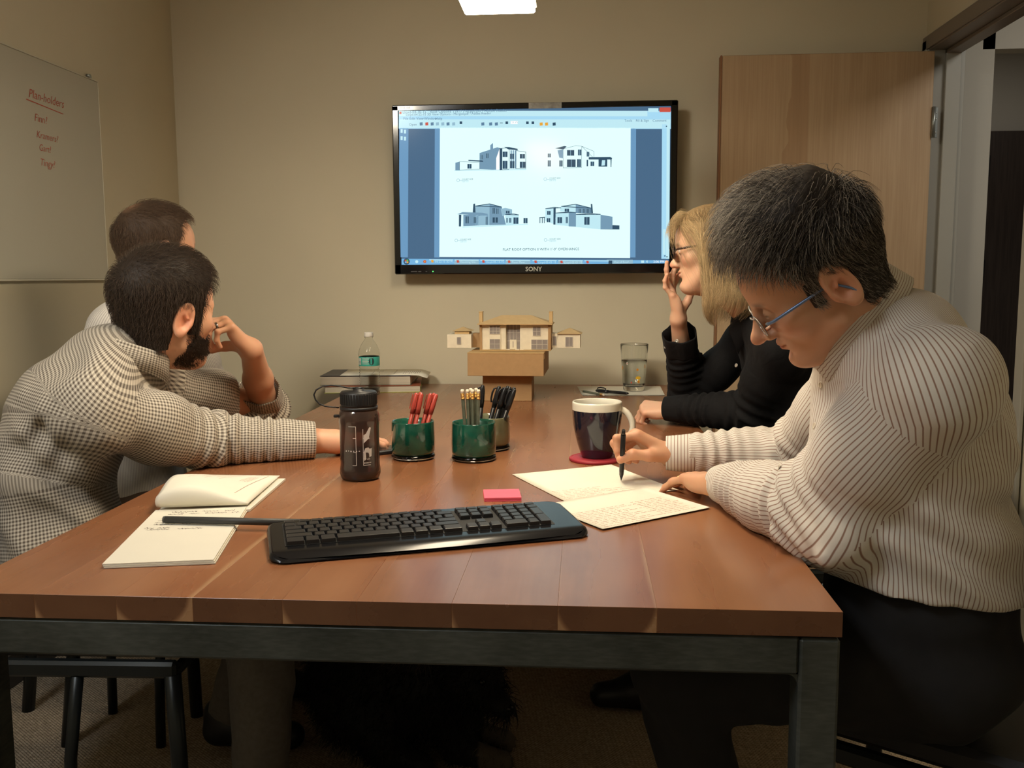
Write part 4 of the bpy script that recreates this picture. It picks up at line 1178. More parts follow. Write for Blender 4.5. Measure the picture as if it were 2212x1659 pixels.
# ================================================================ SCULPTING TOOLS (signed distance fields -> mesh)
def nrm(v):
    v = np.asarray(v, float); return v/np.linalg.norm(v)
def smin(a, b, k):
    h = np.clip(.5+.5*(b-a)/k, 0, 1); return b+(a-b)*h-k*h*(1-h)
def smax(a, b, k): return -smin(-a, -b, k)
def sd_cap(P, a, b, ra, rb):
    a = np.asarray(a, float); d = np.asarray(b, float)-a
    t = np.clip(((P-a)@d)/max(1e-12, d@d), 0, 1)
    return np.linalg.norm(P-a-t[:, None]*d, axis=1)-(ra+(rb-ra)*t)
def sd_ell(P, c, r, A=None):
    Q = P-np.asarray(c, float)
    if A is not None: Q = Q@np.asarray(A).T
    r = np.asarray(r, float)
    k0 = np.linalg.norm(Q/r, axis=1); k1 = np.linalg.norm(Q/(r*r), axis=1)+1e-9
    return k0*(k0-1)/k1
def frame_f(heading, pitch, roll):
    a, b, c = map(math.radians, (heading, pitch, roll))
    f = np.array([math.cos(a)*math.cos(b), math.sin(a)*math.cos(b), -math.sin(b)])
    l = nrm(np.cross([0, 0, 1], f)); u = np.cross(f, l)
    return np.array([f, math.cos(c)*l+math.sin(c)*u, -math.sin(c)*l+math.cos(c)*u])

def sdf_grid(fn, lo, hi, h, B=8):
    lo = np.asarray(lo, float); hi = np.asarray(hi, float)
    nb = np.maximum(1, np.ceil((hi-lo)/(h*B)).astype(int)); n = nb*B+1
    ci = np.stack(np.meshgrid(*[np.arange(k) for k in nb], indexing='ij'), -1).reshape(-1, 3)
    dc = fn(lo+(ci+.5)*B*h)
    keep = np.abs(dc) < B*h*1.25+.006
    D = np.repeat(np.repeat(np.repeat(np.where(dc < 0, -1., 1.).reshape(nb), B, 0), B, 1), B, 2).astype(np.float32)
    D = np.pad(D, ((0, 1),)*3, mode='edge')
    kb = ci[keep]
    off = np.stack(np.meshgrid(*[np.arange(B+1)]*3, indexing='ij'), -1).reshape(-1, 3)
    for c in range(0, len(kb), 400):
        q = kb[c:c+400]
        I = (q[:, None, :]*B+off[None]).reshape(-1, 3)
        D[I[:, 0], I[:, 1], I[:, 2]] = fn(lo+I*h)
    D[0] = D[-1] = 1; D[:, 0] = D[:, -1] = 1; D[:, :, 0] = D[:, :, -1] = 1
    return D, lo, h
def surface_nets(D, lo, h):
    S = D < 0
    n = np.array(D.shape)-1
    c8 = [(i, j, k) for i in (0, 1) for j in (0, 1) for k in (0, 1)]
    cnt = sum(S[i:n[0]+i, j:n[1]+j, k:n[2]+k].astype(np.int8) for i, j, k in c8)
    act = np.argwhere((cnt > 0) & (cnt < 8))
    idx = -np.ones(n, int); idx[act[:, 0], act[:, 1], act[:, 2]] = np.arange(len(act))
    vals = {c: D[act[:, 0]+c[0], act[:, 1]+c[1], act[:, 2]+c[2]].astype(float) for c in c8}
    pos = np.zeros((len(act), 3)); w = np.zeros(len(act))
    for a in c8:
        for ax in range(3):
            if a[ax]: continue
            b = list(a); b[ax] = 1; b = tuple(b)
            da, db = vals[a], vals[b]; m = (da < 0) != (db < 0)
            t = np.where(m, da/np.where(m, da-db, 1), 0)
            p = np.tile(np.array(a, float), (len(act), 1)); p[:, ax] += t
            pos[m] += p[m]; w[m] += 1
    V = lo+(act+pos/w[:, None])*h
    Fs = []
    for ax in range(3):
        o1, o2 = (ax+1) % 3, (ax+2) % 3
        sl0 = [slice(None)]*3; sl1 = [slice(None)]*3
        sl0[ax] = slice(0, n[ax]); sl1[ax] = slice(1, n[ax]+1)
        A = S[tuple(sl0)]; Bm = S[tuple(sl1)]
        E = np.argwhere(A != Bm)
        E = E[(E[:, o1] > 0) & (E[:, o2] > 0) & (E[:, o1] < n[o1]) & (E[:, o2] < n[o2])]
        if not len(E): continue
        ins = A[E[:, 0], E[:, 1], E[:, 2]]
        q = []
        for d1, d2 in ((-1, -1), (0, -1), (0, 0), (-1, 0)):
            c = E.copy(); c[:, o1] += d1; c[:, o2] += d2
            q.append(idx[c[:, 0], c[:, 1], c[:, 2]])
        q = np.stack(q, 1)
        q[~ins] = q[~ins][:, ::-1]
        Fs.append(q)
    F = np.concatenate(Fs)
    return V, F[(F >= 0).all(1)]
def sculpt(fn, lo, hi, h, relax=0):
    V, F = surface_nets(*sdf_grid(fn, lo, hi, h))
    for _ in range(relax):
        acc = np.zeros_like(V); n = np.zeros(len(V))
        for a, b in ((0, 1), (1, 2), (2, 3), (3, 0)):
            np.add.at(acc, F[:, a], V[F[:, b]]); np.add.at(n, F[:, a], 1)
            np.add.at(acc, F[:, b], V[F[:, a]]); np.add.at(n, F[:, b], 1)
        V = .5*V+.5*acc/np.maximum(n, 1)[:, None]
    return V, F
def bounds(pts, m):
    p = np.asarray(pts, float); return p.min(0)-m, p.max(0)+m

def np_mesh(name, V, F, col=None, uv=None, smooth=True):
    """F: (n,4) or (n,3) array"""
    me = bpy.data.meshes.new(name)
    k = F.shape[1]
    me.vertices.add(len(V)); me.vertices.foreach_set('co', np.ascontiguousarray(V, np.float32).ravel())
    me.loops.add(F.size); me.loops.foreach_set('vertex_index', np.ascontiguousarray(F, np.int32).ravel())
    me.polygons.add(len(F)); me.polygons.foreach_set('loop_start', np.arange(0, F.size, k, dtype=np.int32))
    me.update(calc_edges=True)
    me.polygons.foreach_set('use_smooth', np.full(len(F), smooth))
    if col is not None:
        at = me.color_attributes.new('tint', 'FLOAT_COLOR', 'POINT')
        c4 = np.ones((len(V), 4), np.float32); c4[:, :3] = col; at.data.foreach_set('color', c4.ravel())
    if uv is not None:
        l = me.uv_layers.new(name='weave'); l.data.foreach_set('uv', np.ascontiguousarray(uv, np.float32).ravel())
    me.validate(clean_customdata=False)
    return me
def np_part(name, V, F, m, root, col=None, uv=None, label=None, smooth=True, parent=None):
    V = np.asarray(V)-np.array(root.location)
    o = link(name, np_mesh(name, V, F, col, uv, smooth), m, parent or root)
    if label: o['label'] = label
    return o
def local_g(g, root):
    L = tuple(root.location); g.v = [(x-L[0], y-L[1], z-L[2]) for x, y, z in g.v]; return g

# ---------------------------------------------------------------- cloth, skin and hair materials
def tint_mat(name, rough=.5, spec=.5, sss=0., bump=0., bscale=600, sheen=0., ani=0.):
    t = NT(name); a = t.node('ShaderNodeAttribute'); a.attribute_name = 'tint'
    t.set(Base_Color=a.outputs['Color'], Roughness=rough)
    t.b.inputs['Specular IOR Level'].default_value = spec
    if sss:
        t.b.inputs['Subsurface Weight'].default_value = sss
        t.b.inputs['Subsurface Radius'].default_value = (1.0, .3, .15); t.b.inputs['Subsurface Scale'].default_value = .008
    if bump: t.bump(t.noise(t.coord('Object'), bscale, 3), bump, .0008)
    if ani: t.b.inputs['Anisotropic'].default_value = ani
    return t.m
m_skin = tint_mat('skin', .48, .4, .18, .10, 420)
m_hair = tint_mat('hair', .52, .24, 0, .55, 900)
m_eye = tint_mat('eye', .08, .5)
def weave(name, kind, ca, cb, per, duty, bump=.12):
    t = NT(name); uv = t.node('ShaderNodeUVMap'); uv.uv_map = 'weave'
    sx = t.node('ShaderNodeSeparateXYZ'); t.link(uv.outputs[0], sx.inputs[0])
    def band(sock, p, d):
        fr = t.math('FRACT', t.math('DIVIDE', sock, p))
        tri = t.math('ABSOLUTE', t.math('SUBTRACT', fr, .5))
        mr = t.node('ShaderNodeMapRange'); mr.inputs['From Min'].default_value = d/2+.05; mr.inputs['From Max'].default_value = d/2-.05
        t.link(tri, mr.inputs['Value']); return mr.outputs[0]
    b = band(sx.outputs[0], per, duty)
    if kind == 'check':
        b2 = band(sx.outputs[1], per, duty)
        f = t.math('ADD', t.math('MULTIPLY', b, .5), t.math('MULTIPLY', b2, .5))
    else: f = b
    n = t.noise(t.coord('Object'), 14, 3)
    c = t.mix(f, ca, cb)
    c = t.mix(.10, c, t.ramp(n, [(.3, tuple(x*.8 for x in ca)), (.7, ca)]))
    t.set(Base_Color=c, Roughness=.82)
    t.b.inputs['Specular IOR Level'].default_value = .2
    t.b.inputs['Sheen Weight'].default_value = .08 if ca[0] > .1 else .015
    # soft secondary creases of the cloth
    n1 = t.noise(t.coord('Object', (1, 1, 1), (.4, .2, .7)), 20, 3, .45, 1.4)
    t.bump(n1, bump, .012)
    return t.m

# ---------------------------------------------------------------- heads
def head_fn(A, O, s, o):
    """o: options; returns f(P world) and the local-coordinate function"""
    O = np.asarray(O, float); A = np.asarray(A)
    loc = lambda P: ((P-O)@A.T)/s
    fem = o.get('fem', 0); jaw = o.get('jaw', 1.); nose = o.get('nose', 1.); lid = o.get('lid', 1.)
    def fn(P):
        q = loc(P); q[:, 2] = np.where(q[:, 2] < -.03, -.03+(q[:, 2]+.03)*o.get('short', 1.), q[:, 2])
        qm = q.copy(); qm[:, 1] = np.abs(q[:, 1])
        d = sd_ell(q, (-.002, 0, .046), (.097, .0765, .086))
        d = smin(d, sd_ell(q, (.036, 0, .045), (.062, .060, .062)), .03)
        d = smin(d, sd_ell(q, (.040, 0, -.018), (.052, .057*jaw, .072)), .03)
        d = smin(d, sd_ell(qm, (.058, .040, -.012), (.024, .024, .020)), .022)
        d = smin(d, sd_cap(qm, (.012, .050*jaw, -.052), (.074, .015*jaw, -.092), .015, .013), .026)
        d = smin(d, sd_cap(q, (.020, 0, -.06), (.070, 0, -.085), .036*jaw, .024), .022)
        d = smin(d, sd_ell(q, (.083, 0, -.088), (.015, .019, .016)), .016)
        d = smin(d, sd_ell(q, (.079, 0, -.052), (.018, .028, .024)), .016)
        d = smin(d, sd_cap(qm, (.088, .010, .029), (.076, .044, .026), .0095*(1-.35*fem), .009), .014)
        # eye sockets
        d = smax(d, -sd_ell(qm, (.105, .032, .010), (.022, .020, .0135)), .014)
        # nose
        nb = nose
        d = smin(d, sd_cap(q, (.089+.006*(nb-1), 0, .022), (.110+.014*(nb-1), 0, -.015), .0075, .0088), .012)
        d = smin(d, sd_ell(q, (.113+.014*(nb-1), 0, -.022), (.0125, .0100, .0098)), .010)
        d = smin(d, sd_ell(qm, (.101, .0115, -.025), (.0105, .0075, .0075)), .007)
        d = smax(d, -sd_cap(qm, (.105, .0062, -.0345), (.104, .0066, -.027), .0034, .0025), .004)
        # mouth
        d = smin(d, sd_ell(q, (.0955, 0, -.0465), (.0075, .0195, .0048)), .006)
        d = smin(d, sd_ell(q, (.0935, 0, -.0565), (.0080, .0165, .0056)), .006)
        d = smax(d, -sd_cap(qm, (.1015, 0, -.0512), (.092, .0225, -.0505), .0014, .0011), .0035)
        d = smax(d, -sd_ell(q, (.099, 0, -.070), (.008, .022, .006)), .012)
        # eyelids
        ls = sd_ell(qm, (.0815, .032, .0105), (.0140, .0150, .0132))
        op = sd_ell(qm, (.094, .032, .0095), (.014, .0128, .0046*lid+.0002))
        d = smin(d, smax(ls, -op, .0015), .004)
        # ears
        c_, s_ = math.cos(.30), math.sin(.30)
        Re = np.array([[.94, .0, -.34], [0, 1, 0], [.34, 0, .94]]) @ np.array([[c_, s_, 0], [-s_, c_, 0], [0, 0, 1]])
        e = (qm-np.array([-.012, .0775, .004]))@Re.T
        es = o.get('ear', 1.0)
        e = e/es
        ed = sd_ell(e, (0, 0, 0), (.0185, .0070, .0330))
        rim = np.sqrt((np.sqrt((e[:, 0]/.0165)**2+((e[:, 2]-.001)/.0300)**2)-1)**2*.0165**2*1.5+(e[:, 1]-.004)**2)-.0034
        ed = smin(ed, rim, .004)
        ed = smax(ed, -sd_ell(e, (.0035, .0075, -.002), (.0105, .0085, .0165)), .004)
        ed = smin(ed, sd_ell(e, (.003, .001, -.027), (.009, .0055, .009)), .006)
        ed = smin(ed, sd_ell(e, (.016, .001, -.004), (.0045, .0045, .008)), .005)
        ed = smin(ed, sd_cap(e, (-.002, .0035, .012), (.006, .0045, .004), .003, .0026), .004)
        d = smin(d, ed*es, .006)
        return d*s
    return fn, loc
def skull_d(q):
    """smooth cranium used to carry the hair, head-local"""
    d = sd_ell(q, (-.002, 0, .046), (.097, .0765, .086))
    d = smin(d, sd_ell(q, (.036, 0, .045), (.062, .060, .062)), .03)
    d = smin(d, sd_ell(q, (.030, 0, -.018), (.056, .060, .072)), .03)
    d = smin(d, sd_cap(q, (-.022, 0, -.02), (-.042, 0, -.13), .050, .052), .04)
    return d
def skull_n(q, fn=skull_d):
    e = 1e-4; g = np.stack([fn(q+np.eye(3)[i]*e)-fn(q-np.eye(3)[i]*e) for i in range(3)], 1)
    return g/(np.linalg.norm(g, axis=1)[:, None]+1e-9)
def head_tint(q, skin, o):
    n = len(q); c = np.tile(np.array(skin, float), (n, 1))
    qm = q.copy(); qm[:, 1] = np.abs(q[:, 1])
    def blob(ctr, r, col, k=1.):
        w = np.clip(1.2-np.linalg.norm((qm-np.array(ctr))/np.array(r), axis=1), 0, 1)*k
        w = np.clip(w*1.6, 0, 1)*k
        nonlocal c
        c = c*(1-w[:, None])+np.array(col)*w[:, None]
    red = np.array(skin)*np.array([1.08, .72, .68]); lip = np.array(skin)*np.array([.82, .48, .46])
    blob((.072, .042, -.018), (.03, .025, .022), red, .5); blob((.118, 0, -.022), (.016, .014, .014), red, .6)
    blob((-.012, .082, .004), (.028, .016, .036), red, .65)
    blob((.1, 0, -.0515), (.013, .0235, .0105), lip, .85)
    if o.get('stubble'):
        st = np.array(skin)*np.array([.55, .50, .50])
        blob((.07, .03, -.08), (.055, .05, .035), st, o['stubble']); blob((.098, 0, -.040), (.014, .024, .008), st, o['stubble'])
    if o.get('brow') is not None: blob((.088, .030, .0305), (.016, .021, .0055), o['brow'], .75)
    blob((.0945, .032, .0145), (.008, .0135, .0018), np.array(skin)*.35, .6)
    return c
def tubes_from_paths(Pth, rad, sides=3):
    """Pth (n, m, 3) strand paths; rad (n, m) -> V, F"""
    n, m, _ = Pth.shape
    T = np.gradient(Pth, axis=1); T /= np.linalg.norm(T, axis=2)[..., None]+1e-9
    ref = np.array([.3, .5, .8]); U = np.cross(T, ref); U /= np.linalg.norm(U, axis=2)[..., None]+1e-9
    W = np.cross(T, U)
    ring = []
    for k in range(sides):
        a = 2*PI*k/sides
        ring.append(Pth+(U*math.cos(a)+W*math.sin(a))*rad[..., None])
    V = np.stack(ring, 2).reshape(-1, 3)
    base = (np.arange(n)[:, None]*m+np.arange(m-1)[None]).reshape(-1)*sides
    F = []
    for k in range(sides):
        k2 = (k+1) % sides
        F.append(np.stack([base+k, base+k2, base+sides+k2, base+sides+k], 1))
    return V, np.concatenate(F)
def grow_hair(N, mask, direc, length, thick, rng, steps=6, r0=.00045, clump=.0, surf=skull_d, lift=.6, jitter=.25, droop=0., free=None, fdir=None):
    """roots scattered on the cranium inside mask; strands flow along direc(q) while rising to the hair surface"""
    out = []
    roots = np.zeros((0, 3))
    while len(roots) < N:
        v = rng.normal(size=(N*3, 3)); v /= np.linalg.norm(v, axis=1)[:, None]
        q = np.array([0, 0, .03])+v*.12
        for _ in range(6): q = q-surf(q)[:, None]*skull_n(q, surf)
        q = q[mask(q) > rng.random(len(q))]
        roots = np.concatenate([roots, q])
    q = roots[:N].copy(); L = length(q)*rng.uniform(.75, 1.15, N); th = thick(q)
    P = [q.copy()]
    hgt = rng.uniform(.40, 1.0, N)**.6
    cj = rng.normal(size=(N, 3))*jitter
    fr = free(roots[:N]) if free is not None else np.zeros(N)
    for k in range(steps):
        d = direc(q)+cj
        nn = skull_n(q, surf)
        d = d-nn*(d*nn).sum(1)[:, None]
        if free is not None and k > 0: d = d*(1-fr[:, None])+(fdir(q, k/steps)+cj)*fr[:, None]
        d /= np.linalg.norm(d, axis=1)[:, None]+1e-9
        t = (k+1)/steps
        q = q+d*(L/steps)[:, None]
        t = (k+1)/steps
        want = th*hgt*min(1, t*2.2)
        dist = surf(q)
        q = q+nn*(np.clip(want-dist, -.02, .02)*(1-fr*(k > 1))*.8)[:, None]
        if droop: q[:, 2] -= droop*t*L/steps
        P.append(q.copy())
    P = np.stack(P, 1)
    rad = r0*np.linspace(1, .25, steps+1)[None]*rng.uniform(.7, 1.3, (N, 1))
    return P, rad

# ---------------------------------------------------------------- hands
FING = (('index', .029, .092, (.044, .026, .021), .0092), ('middle', .0085, .096, (.048, .030, .022), .0094), ('ring', -.0115, .091, (.044, .028, .022), .0088), ('little', -.029, .081, (.035, .021, .019), .0077))
def hand_fn(Wp, Fd, Np, right, curls, spread=(5, 1, -4, -10), thumb=((.55, .75, .30), (.85, .45, .25), (.95, .2, .2)), s=1., elbow=None, fr=(.0265, .036, .041), tlen=(.045, .034, .028)):
    F = nrm(Fd); N = np.asarray(Np, float); N = nrm(N-F*(N@F)); S = np.cross(F, N)*(1 if right else -1)
    Wp = np.asarray(Wp, float)
    pt = lambda f, sd, n: Wp+s*(f*F+sd*S+n*N)
    palm = []; fingers = []; nails = []
    for (nm, sd, fw, ln, r), cu, sp in zip(FING, curls, spread):
        k = pt(fw, sd, -.002)
        palm.append((pt(.006, sd*.55, .003), k, .0145*s, (r+.0022)*s))
        ang = 0.; p = k; ch = []
        sr = math.radians(sp)
        base = math.cos(sr)*F+math.sin(sr)*S
        for j in range(3):
            ang += math.radians(cu[j])
            d = math.cos(ang)*base+math.sin(ang)*N
            p2 = p+d*ln[j]*s
            ra, rb = r*s*(1-.09*j), r*s*(1-.09*(j+1))
            ch.append((p, p2, ra, rb)); 
            if j == 2: nails.append((p, p2, -( -math.sin(ang)*base+math.cos(ang)*N), rb, S))
            p = p2
        fingers.append(ch)
    p = pt(.018, .020, .008); ch = []
    for j, (v, L) in enumerate(zip(thumb, tlen)):
        d = nrm(v[0]*F+v[1]*S+v[2]*N); p2 = p+d*L*s
        ra, rb = ((.0165, .0125), (.0118, .0106), (.0108, .0088))[j]
        ch.append((p, p2, ra*s, rb*s))
        if j == 2:
            up = nrm(np.cross(d, np.cross(S*.6-N*.8, d))); nails.append((p, p2, up, rb*s, nrm(np.cross(d, up))))
        p = p2
    thm = ch
    if elbow is not None:
        E = np.asarray(elbow, float); md = Wp+(E-Wp)*.45
    lat = S
    def fn(P):
        d = None
        for a, b, ra, rb in palm:
            x = sd_cap(P, a, b, ra, rb); d = x if d is None else smin(d, x, .016*s)
        d = smin(d, sd_ell(P, pt(.045, -.022, .010), np.array([.034, .014, .013])*s, np.array([F, S, N])), .012*s)
        d = smin(d, sd_cap(P, *thm[0][:2], thm[0][2], thm[0][3]), .014*s)
        if elbow is not None:
            # wrist wider than thick
            Q = P-Wp; c = Q@lat; P2 = P-np.outer(c*.16*np.clip(1-np.linalg.norm(Q, axis=1)/.12, 0, 1), lat)
            a = smin(sd_cap(P2, Wp, md, fr[0]*s, fr[1]*s), sd_cap(P2, md, E, fr[1]*s, fr[2]*s), .02)
            d = smin(d, a, .022*s)
        fi = None
        for ch in fingers+[thm[1:]]:
            x = None
            for a, b, ra, rb in ch:
                y = sd_cap(P, a, b, ra, rb); x = y if x is None else smin(x, y, .0035*s)
            # knuckle swell
            for a, b, ra, rb in ch[1:]:
                x = smin(x, np.linalg.norm(P-a, axis=1)-ra*1.04, .003*s)
            fi = x if fi is None else np.minimum(fi, x)
        return smin(d, fi, .0065*s)
    pts = [Wp]+[c[1] for ch in fingers+[thm] for c in ch]+([E] if elbow is not None else [])
    info = dict(fingers=fingers, thumb=thm, nails=nails, pts=np.array(pts), F=F, S=S, N=N)
    return fn, info
def hand_tint(V, info, skin):
    c = np.tile(np.array(skin, float), (len(V), 1)); sk = np.array(skin)
    for ch in info['fingers']+[info['thumb'][1:]]:
        for a, b, ra, rb in ch:
            w = np.clip(1.3-np.linalg.norm(V-a, axis=1)/(ra*1.5), 0, 1)*.35
            c = c*(1-w[:, None])+sk*np.array([1.05, .78, .74])*w[:, None]
        w = np.clip(1.3-np.linalg.norm(V-ch[-1][1], axis=1)/(.016), 0, 1)*.45
        c = c*(1-w[:, None])+sk*np.array([1.06, .74, .70])*w[:, None]
    for a, b, up, r, sd in info['nails']:
        d = b-a; L = np.linalg.norm(d); d = d/L; Q = V-a
        t = Q@d/L; h = Q@up/r; w = np.abs(Q@nrm(np.cross(d, up)))/r
        m = (t > .42) & (t < 1.22) & (h > .45) & (w < .72)
        c[m] = sk*np.array([1.18, 1.06, 1.05])
    return c

# ---------------------------------------------------------------- clothing
class Chain:
    """a bent tube (sleeve, trouser leg) with its own cloth coordinates"""
    def __init__(s, pts, rad, ref=(0, 0, 1)):
        s.p = [np.asarray(p, float) for p in pts]; s.r = rad; s.fr = []; s.L = [0.]
        r = np.asarray(ref, float)
        for a, b in zip(s.p, s.p[1:]):
            d = nrm(b-a); r = nrm(r-d*(r@d)); s.fr.append((d, r, np.cross(d, r))); s.L.append(s.L[-1]+np.linalg.norm(b-a))
        s.R = float(np.mean(rad))
    def ev(s, P, k=.02):
        best = None; d = None
        for i, (a, b) in enumerate(zip(s.p, s.p[1:])):
            D = b-a; t = ((P-a)@D)/(D@D); tc = np.clip(t, 0, 1)
            w = P-a-tc[:, None]*D
            x = np.linalg.norm(w, axis=1)-(s.r[i]+(s.r[i+1]-s.r[i])*tc)
            th = np.arctan2(w@s.fr[i][2], w@s.fr[i][1]); ss = s.L[i]+np.clip(t, -.5, 1.5)*np.linalg.norm(D)
            if d is None: d, best, T, SS = x, x, th, ss
            else:
                m = x < best; best = np.where(m, x, best); T = np.where(m, th, T); SS = np.where(m, ss, SS); d = smin(d, x, k)
        return d, SS, T
def folds(P, seed, lam, amp):
    r = np.random.default_rng(seed); f = 0
    W = P+.25*lam*np.stack([np.sin(P@nrm(r.normal(size=3))*2*PI/lam/1.7+r.uniform(0, 6)) for _ in range(3)], 1)
    for k in range(5):
        d = nrm(r.normal(size=3)); f = f+np.sin(W@d*2*PI/(lam*r.uniform(.7, 1.6))+r.uniform(0, 6))
    return amp*f/2.2
def cloth_uv(V, F, groups, torso):
    """per-corner cloth coordinates; each face belongs to the nearest garment piece"""
    C = V[F].mean(1)
    names = list(groups)
    ds = np.stack([groups[k](C)[0] for k in names], 1)
    own = ds.argmin(1)
    uv = np.zeros((len(F), F.shape[1], 2))
    for i, k in enumerate(names):
        m = own == i
        if not m.any(): continue
        Q = V[F[m]].reshape(-1, 3)
        d, s_, t_ = groups[k](Q)
        R = torso[k]
        t_ = t_.reshape(-1, F.shape[1]); c0 = t_[:, :1]
        t_ = c0+(t_-c0+PI) % (2*PI)-PI
        uv[m, :, 0] = t_*R; uv[m, :, 1] = s_.reshape(-1, F.shape[1])
    return uv.reshape(-1, 2)
class Torso:
    def __init__(s, spine, left, rad, shoulders=None, rs=.06, neck=None):
        """spine: points from pelvis to neck base; rad: list of (f, l) radii per point"""
        s.sp = [np.asarray(p, float) for p in spine]; s.rad = rad; s.fr = []
        for i in range(len(spine)):
            u = nrm(s.sp[min(i+1, len(spine)-1)]-s.sp[max(i-1, 0)]); l = np.asarray(left[i] if hasattr(left[0], '__len__') else left, float); l = nrm(l-u*(l@u)); s.fr.append((np.cross(l, u), l, u))
        s.sh = shoulders; s.rs = rs; s.nk = neck
        s.L = np.concatenate([[0], np.cumsum([np.linalg.norm(b-a) for a, b in zip(s.sp, s.sp[1:])])])
    def ev(s, P, grow=0.):
        d = None
        for i, c in enumerate(s.sp):
            f, l, u = s.fr[i]; rf, rl, ru = s.rad[i]
            x = sd_ell(P, c, (rf+grow, rl+grow, ru+grow), np.array([f, l, u])); d = x if d is None else smin(d, x, .07)
        if s.sh is not None:
            a, b = s.sh; n = s.sp[-1]
            d = smin(d, sd_cap(P, a, b, s.rs+grow, s.rs+grow), .06)
            for q in (a, b): d = smin(d, sd_cap(P, n, q, s.rs*.85+grow, s.rs+grow), .05)
        # cloth coordinates
        best = np.full(len(P), 9e9); SS = np.zeros(len(P)); T = np.zeros(len(P))
        for i, (a, b) in enumerate(zip(s.sp, s.sp[1:])):
            D = b-a; L = np.linalg.norm(D); t = ((P-a)@D)/(L*L); tc = np.clip(t, 0, 1)
            if i == 0: tc2 = np.clip(t, -2, 1)
            elif i == len(s.sp)-2: tc2 = np.clip(t, 0, 2)
            else: tc2 = tc
            w = P-a-tc2[:, None]*D; x = np.linalg.norm(w, axis=1); m = x < best
            f, l, u = s.fr[i]
            best = np.where(m, x, best); SS = np.where(m, s.L[i]+tc2*L, SS); T = np.where(m, np.arctan2((w@l)/1.25, w@f), T)
        return d, SS, T
def collar(g, c, A, R, h, leaf, gap=.5, tilt=0., spread=1.0, ef=1.08, m=0, th=.0022):
    """folded shirt collar around a neck: c centre of its base, A rows forward/left/up"""
    A = np.asarray(A); n = 40; V = []
    for k in range(n+1):
        a = gap*.5+(2*PI-gap)*k/n; w = abs(k/n-.5)*2
        cs, sn = math.cos(a), math.sin(a)
        lf = leaf*(1+.55*w**5); hh = h*(1-.25*w**4)
        pr = [(R, 0), (R-.002, hh*.6), (R-.003, hh), (R+.003, hh+.004), (R+.010*spread, hh*.80), (R+.017*spread+.010*w**4, hh-lf), (R+.0155*spread+.010*w**4, hh-lf+.0005), (R+.0075*spread, hh*.76), (R+.002, hh-.001), (R+.0025, 0)]
        for r, z in pr:
            rr = r*(1.0 if True else 1)
            V.append(c+A[0]*(rr*cs+R*(ef-1)*cs)+A[1]*(rr*sn)+A[2]*(z+tilt*(-cs)*.5))
    m_ = len(pr); F = []
    for k in range(n):
        for j in range(m_):
            j2 = (j+1) % m_
            F.append((k*m_+j, k*m_+j2, (k+1)*m_+j2, (k+1)*m_+j))
    F.append(tuple(range(m_))); F.append(tuple(reversed([n*m_+j for j in range(m_)])))
    V = np.array(V); Fq = np.array(F[:-2]); 
    uv = []
    arc = np.concatenate([[0], np.cumsum([math.hypot(pr[j+1][0]-pr[j][0], pr[j+1][1]-pr[j][1]) for j in range(m_-1)])])
    for f in F[:-2]:
        for i in f: uv.append((arc[i % m_], (i//m_)/n*2*PI*R))
    return V, Fq, np.array(uv)
def cuff_mesh(c, ax, ref, r0, r1, L, th=.004, open_=0., wav=.0, seed=0):
    ax = nrm(ax); ref = nrm(np.asarray(ref, float)-ax*(np.asarray(ref, float)@ax)); w = np.cross(ax, ref); n = 40; V = []; uv = []; F = []
    prof = [(r0-th, 0), (r0, .0), (r0+.001, L*.08), ((r0+r1)/2, L*.5), (r1, L*.94), (r1-.001, L), (r1-th, L), ((r0+r1)/2-th, L*.5)]
    m_ = len(prof)
    for k in range(n):
        a = 2*PI*k/n
        for r, z in prof:
            rr = r+wav*math.sin(3*a+seed)+wav*.6*math.sin(7*a+seed*2)
            V.append(c+ax*z+(ref*math.cos(a)+w*math.sin(a))*rr)
    for k in range(n):
        for j in range(m_):
            F.append((k*m_+j, k*m_+(j+1) % m_, ((k+1) % n)*m_+(j+1) % m_, ((k+1) % n)*m_+j))
            for kk, jj in ((k, j), (k, j+1), (k+1, j+1), (k+1, j)):
                z = prof[jj % m_][1]; uv.append((2*PI*kk/n*r0, z))
    return np.array(V), np.array(F)[:, ::-1], np.array(uv).reshape(-1, 4, 2)[:, ::-1].reshape(-1, 2)
def combine(parts):
    V = []; F = []; C = []; o = 0
    for v, f, c in parts:
        V.append(v); F.append(f+o); C.append(c); o += len(v)
    return np.concatenate(V), np.concatenate(F), np.concatenate(C)
# ================================================================ PEOPLE
SKIN_A = (.62, .335, .20); SKIN_B = (.66, .36, .225); SKIN_W = (.70, .42, .28)
def eye_part(root, A, O, s, look=(1, 0, 0), iris=(.12, .07, .04)):
    for sg in (1, -1):
        c = np.asarray(O)+s*(np.array([.0815, sg*.032, .0105])@np.asarray(A)); lk = nrm(np.array(look)@np.asarray(A))
        g = G(); g.sphere(tuple(c), .0124*s, 28, 18); V = np.array(g.v)
        a = ((V-c)/np.linalg.norm(V-c, axis=1)[:, None])@lk
        col = np.where((a > .985)[:, None], [[.005, .005, .005]], np.where((a > .90)[:, None], [list(iris)], [[.72, .66, .60]]))
        local_g(g, root); me = mesh_from('eye', g); at = me.color_attributes.new('tint', 'FLOAT_COLOR', 'POINT')
        at.data.foreach_set('color', np.concatenate([col, np.ones((len(V), 1))], 1).astype(np.float32).ravel())
        link('eye', me, m_eye, root)

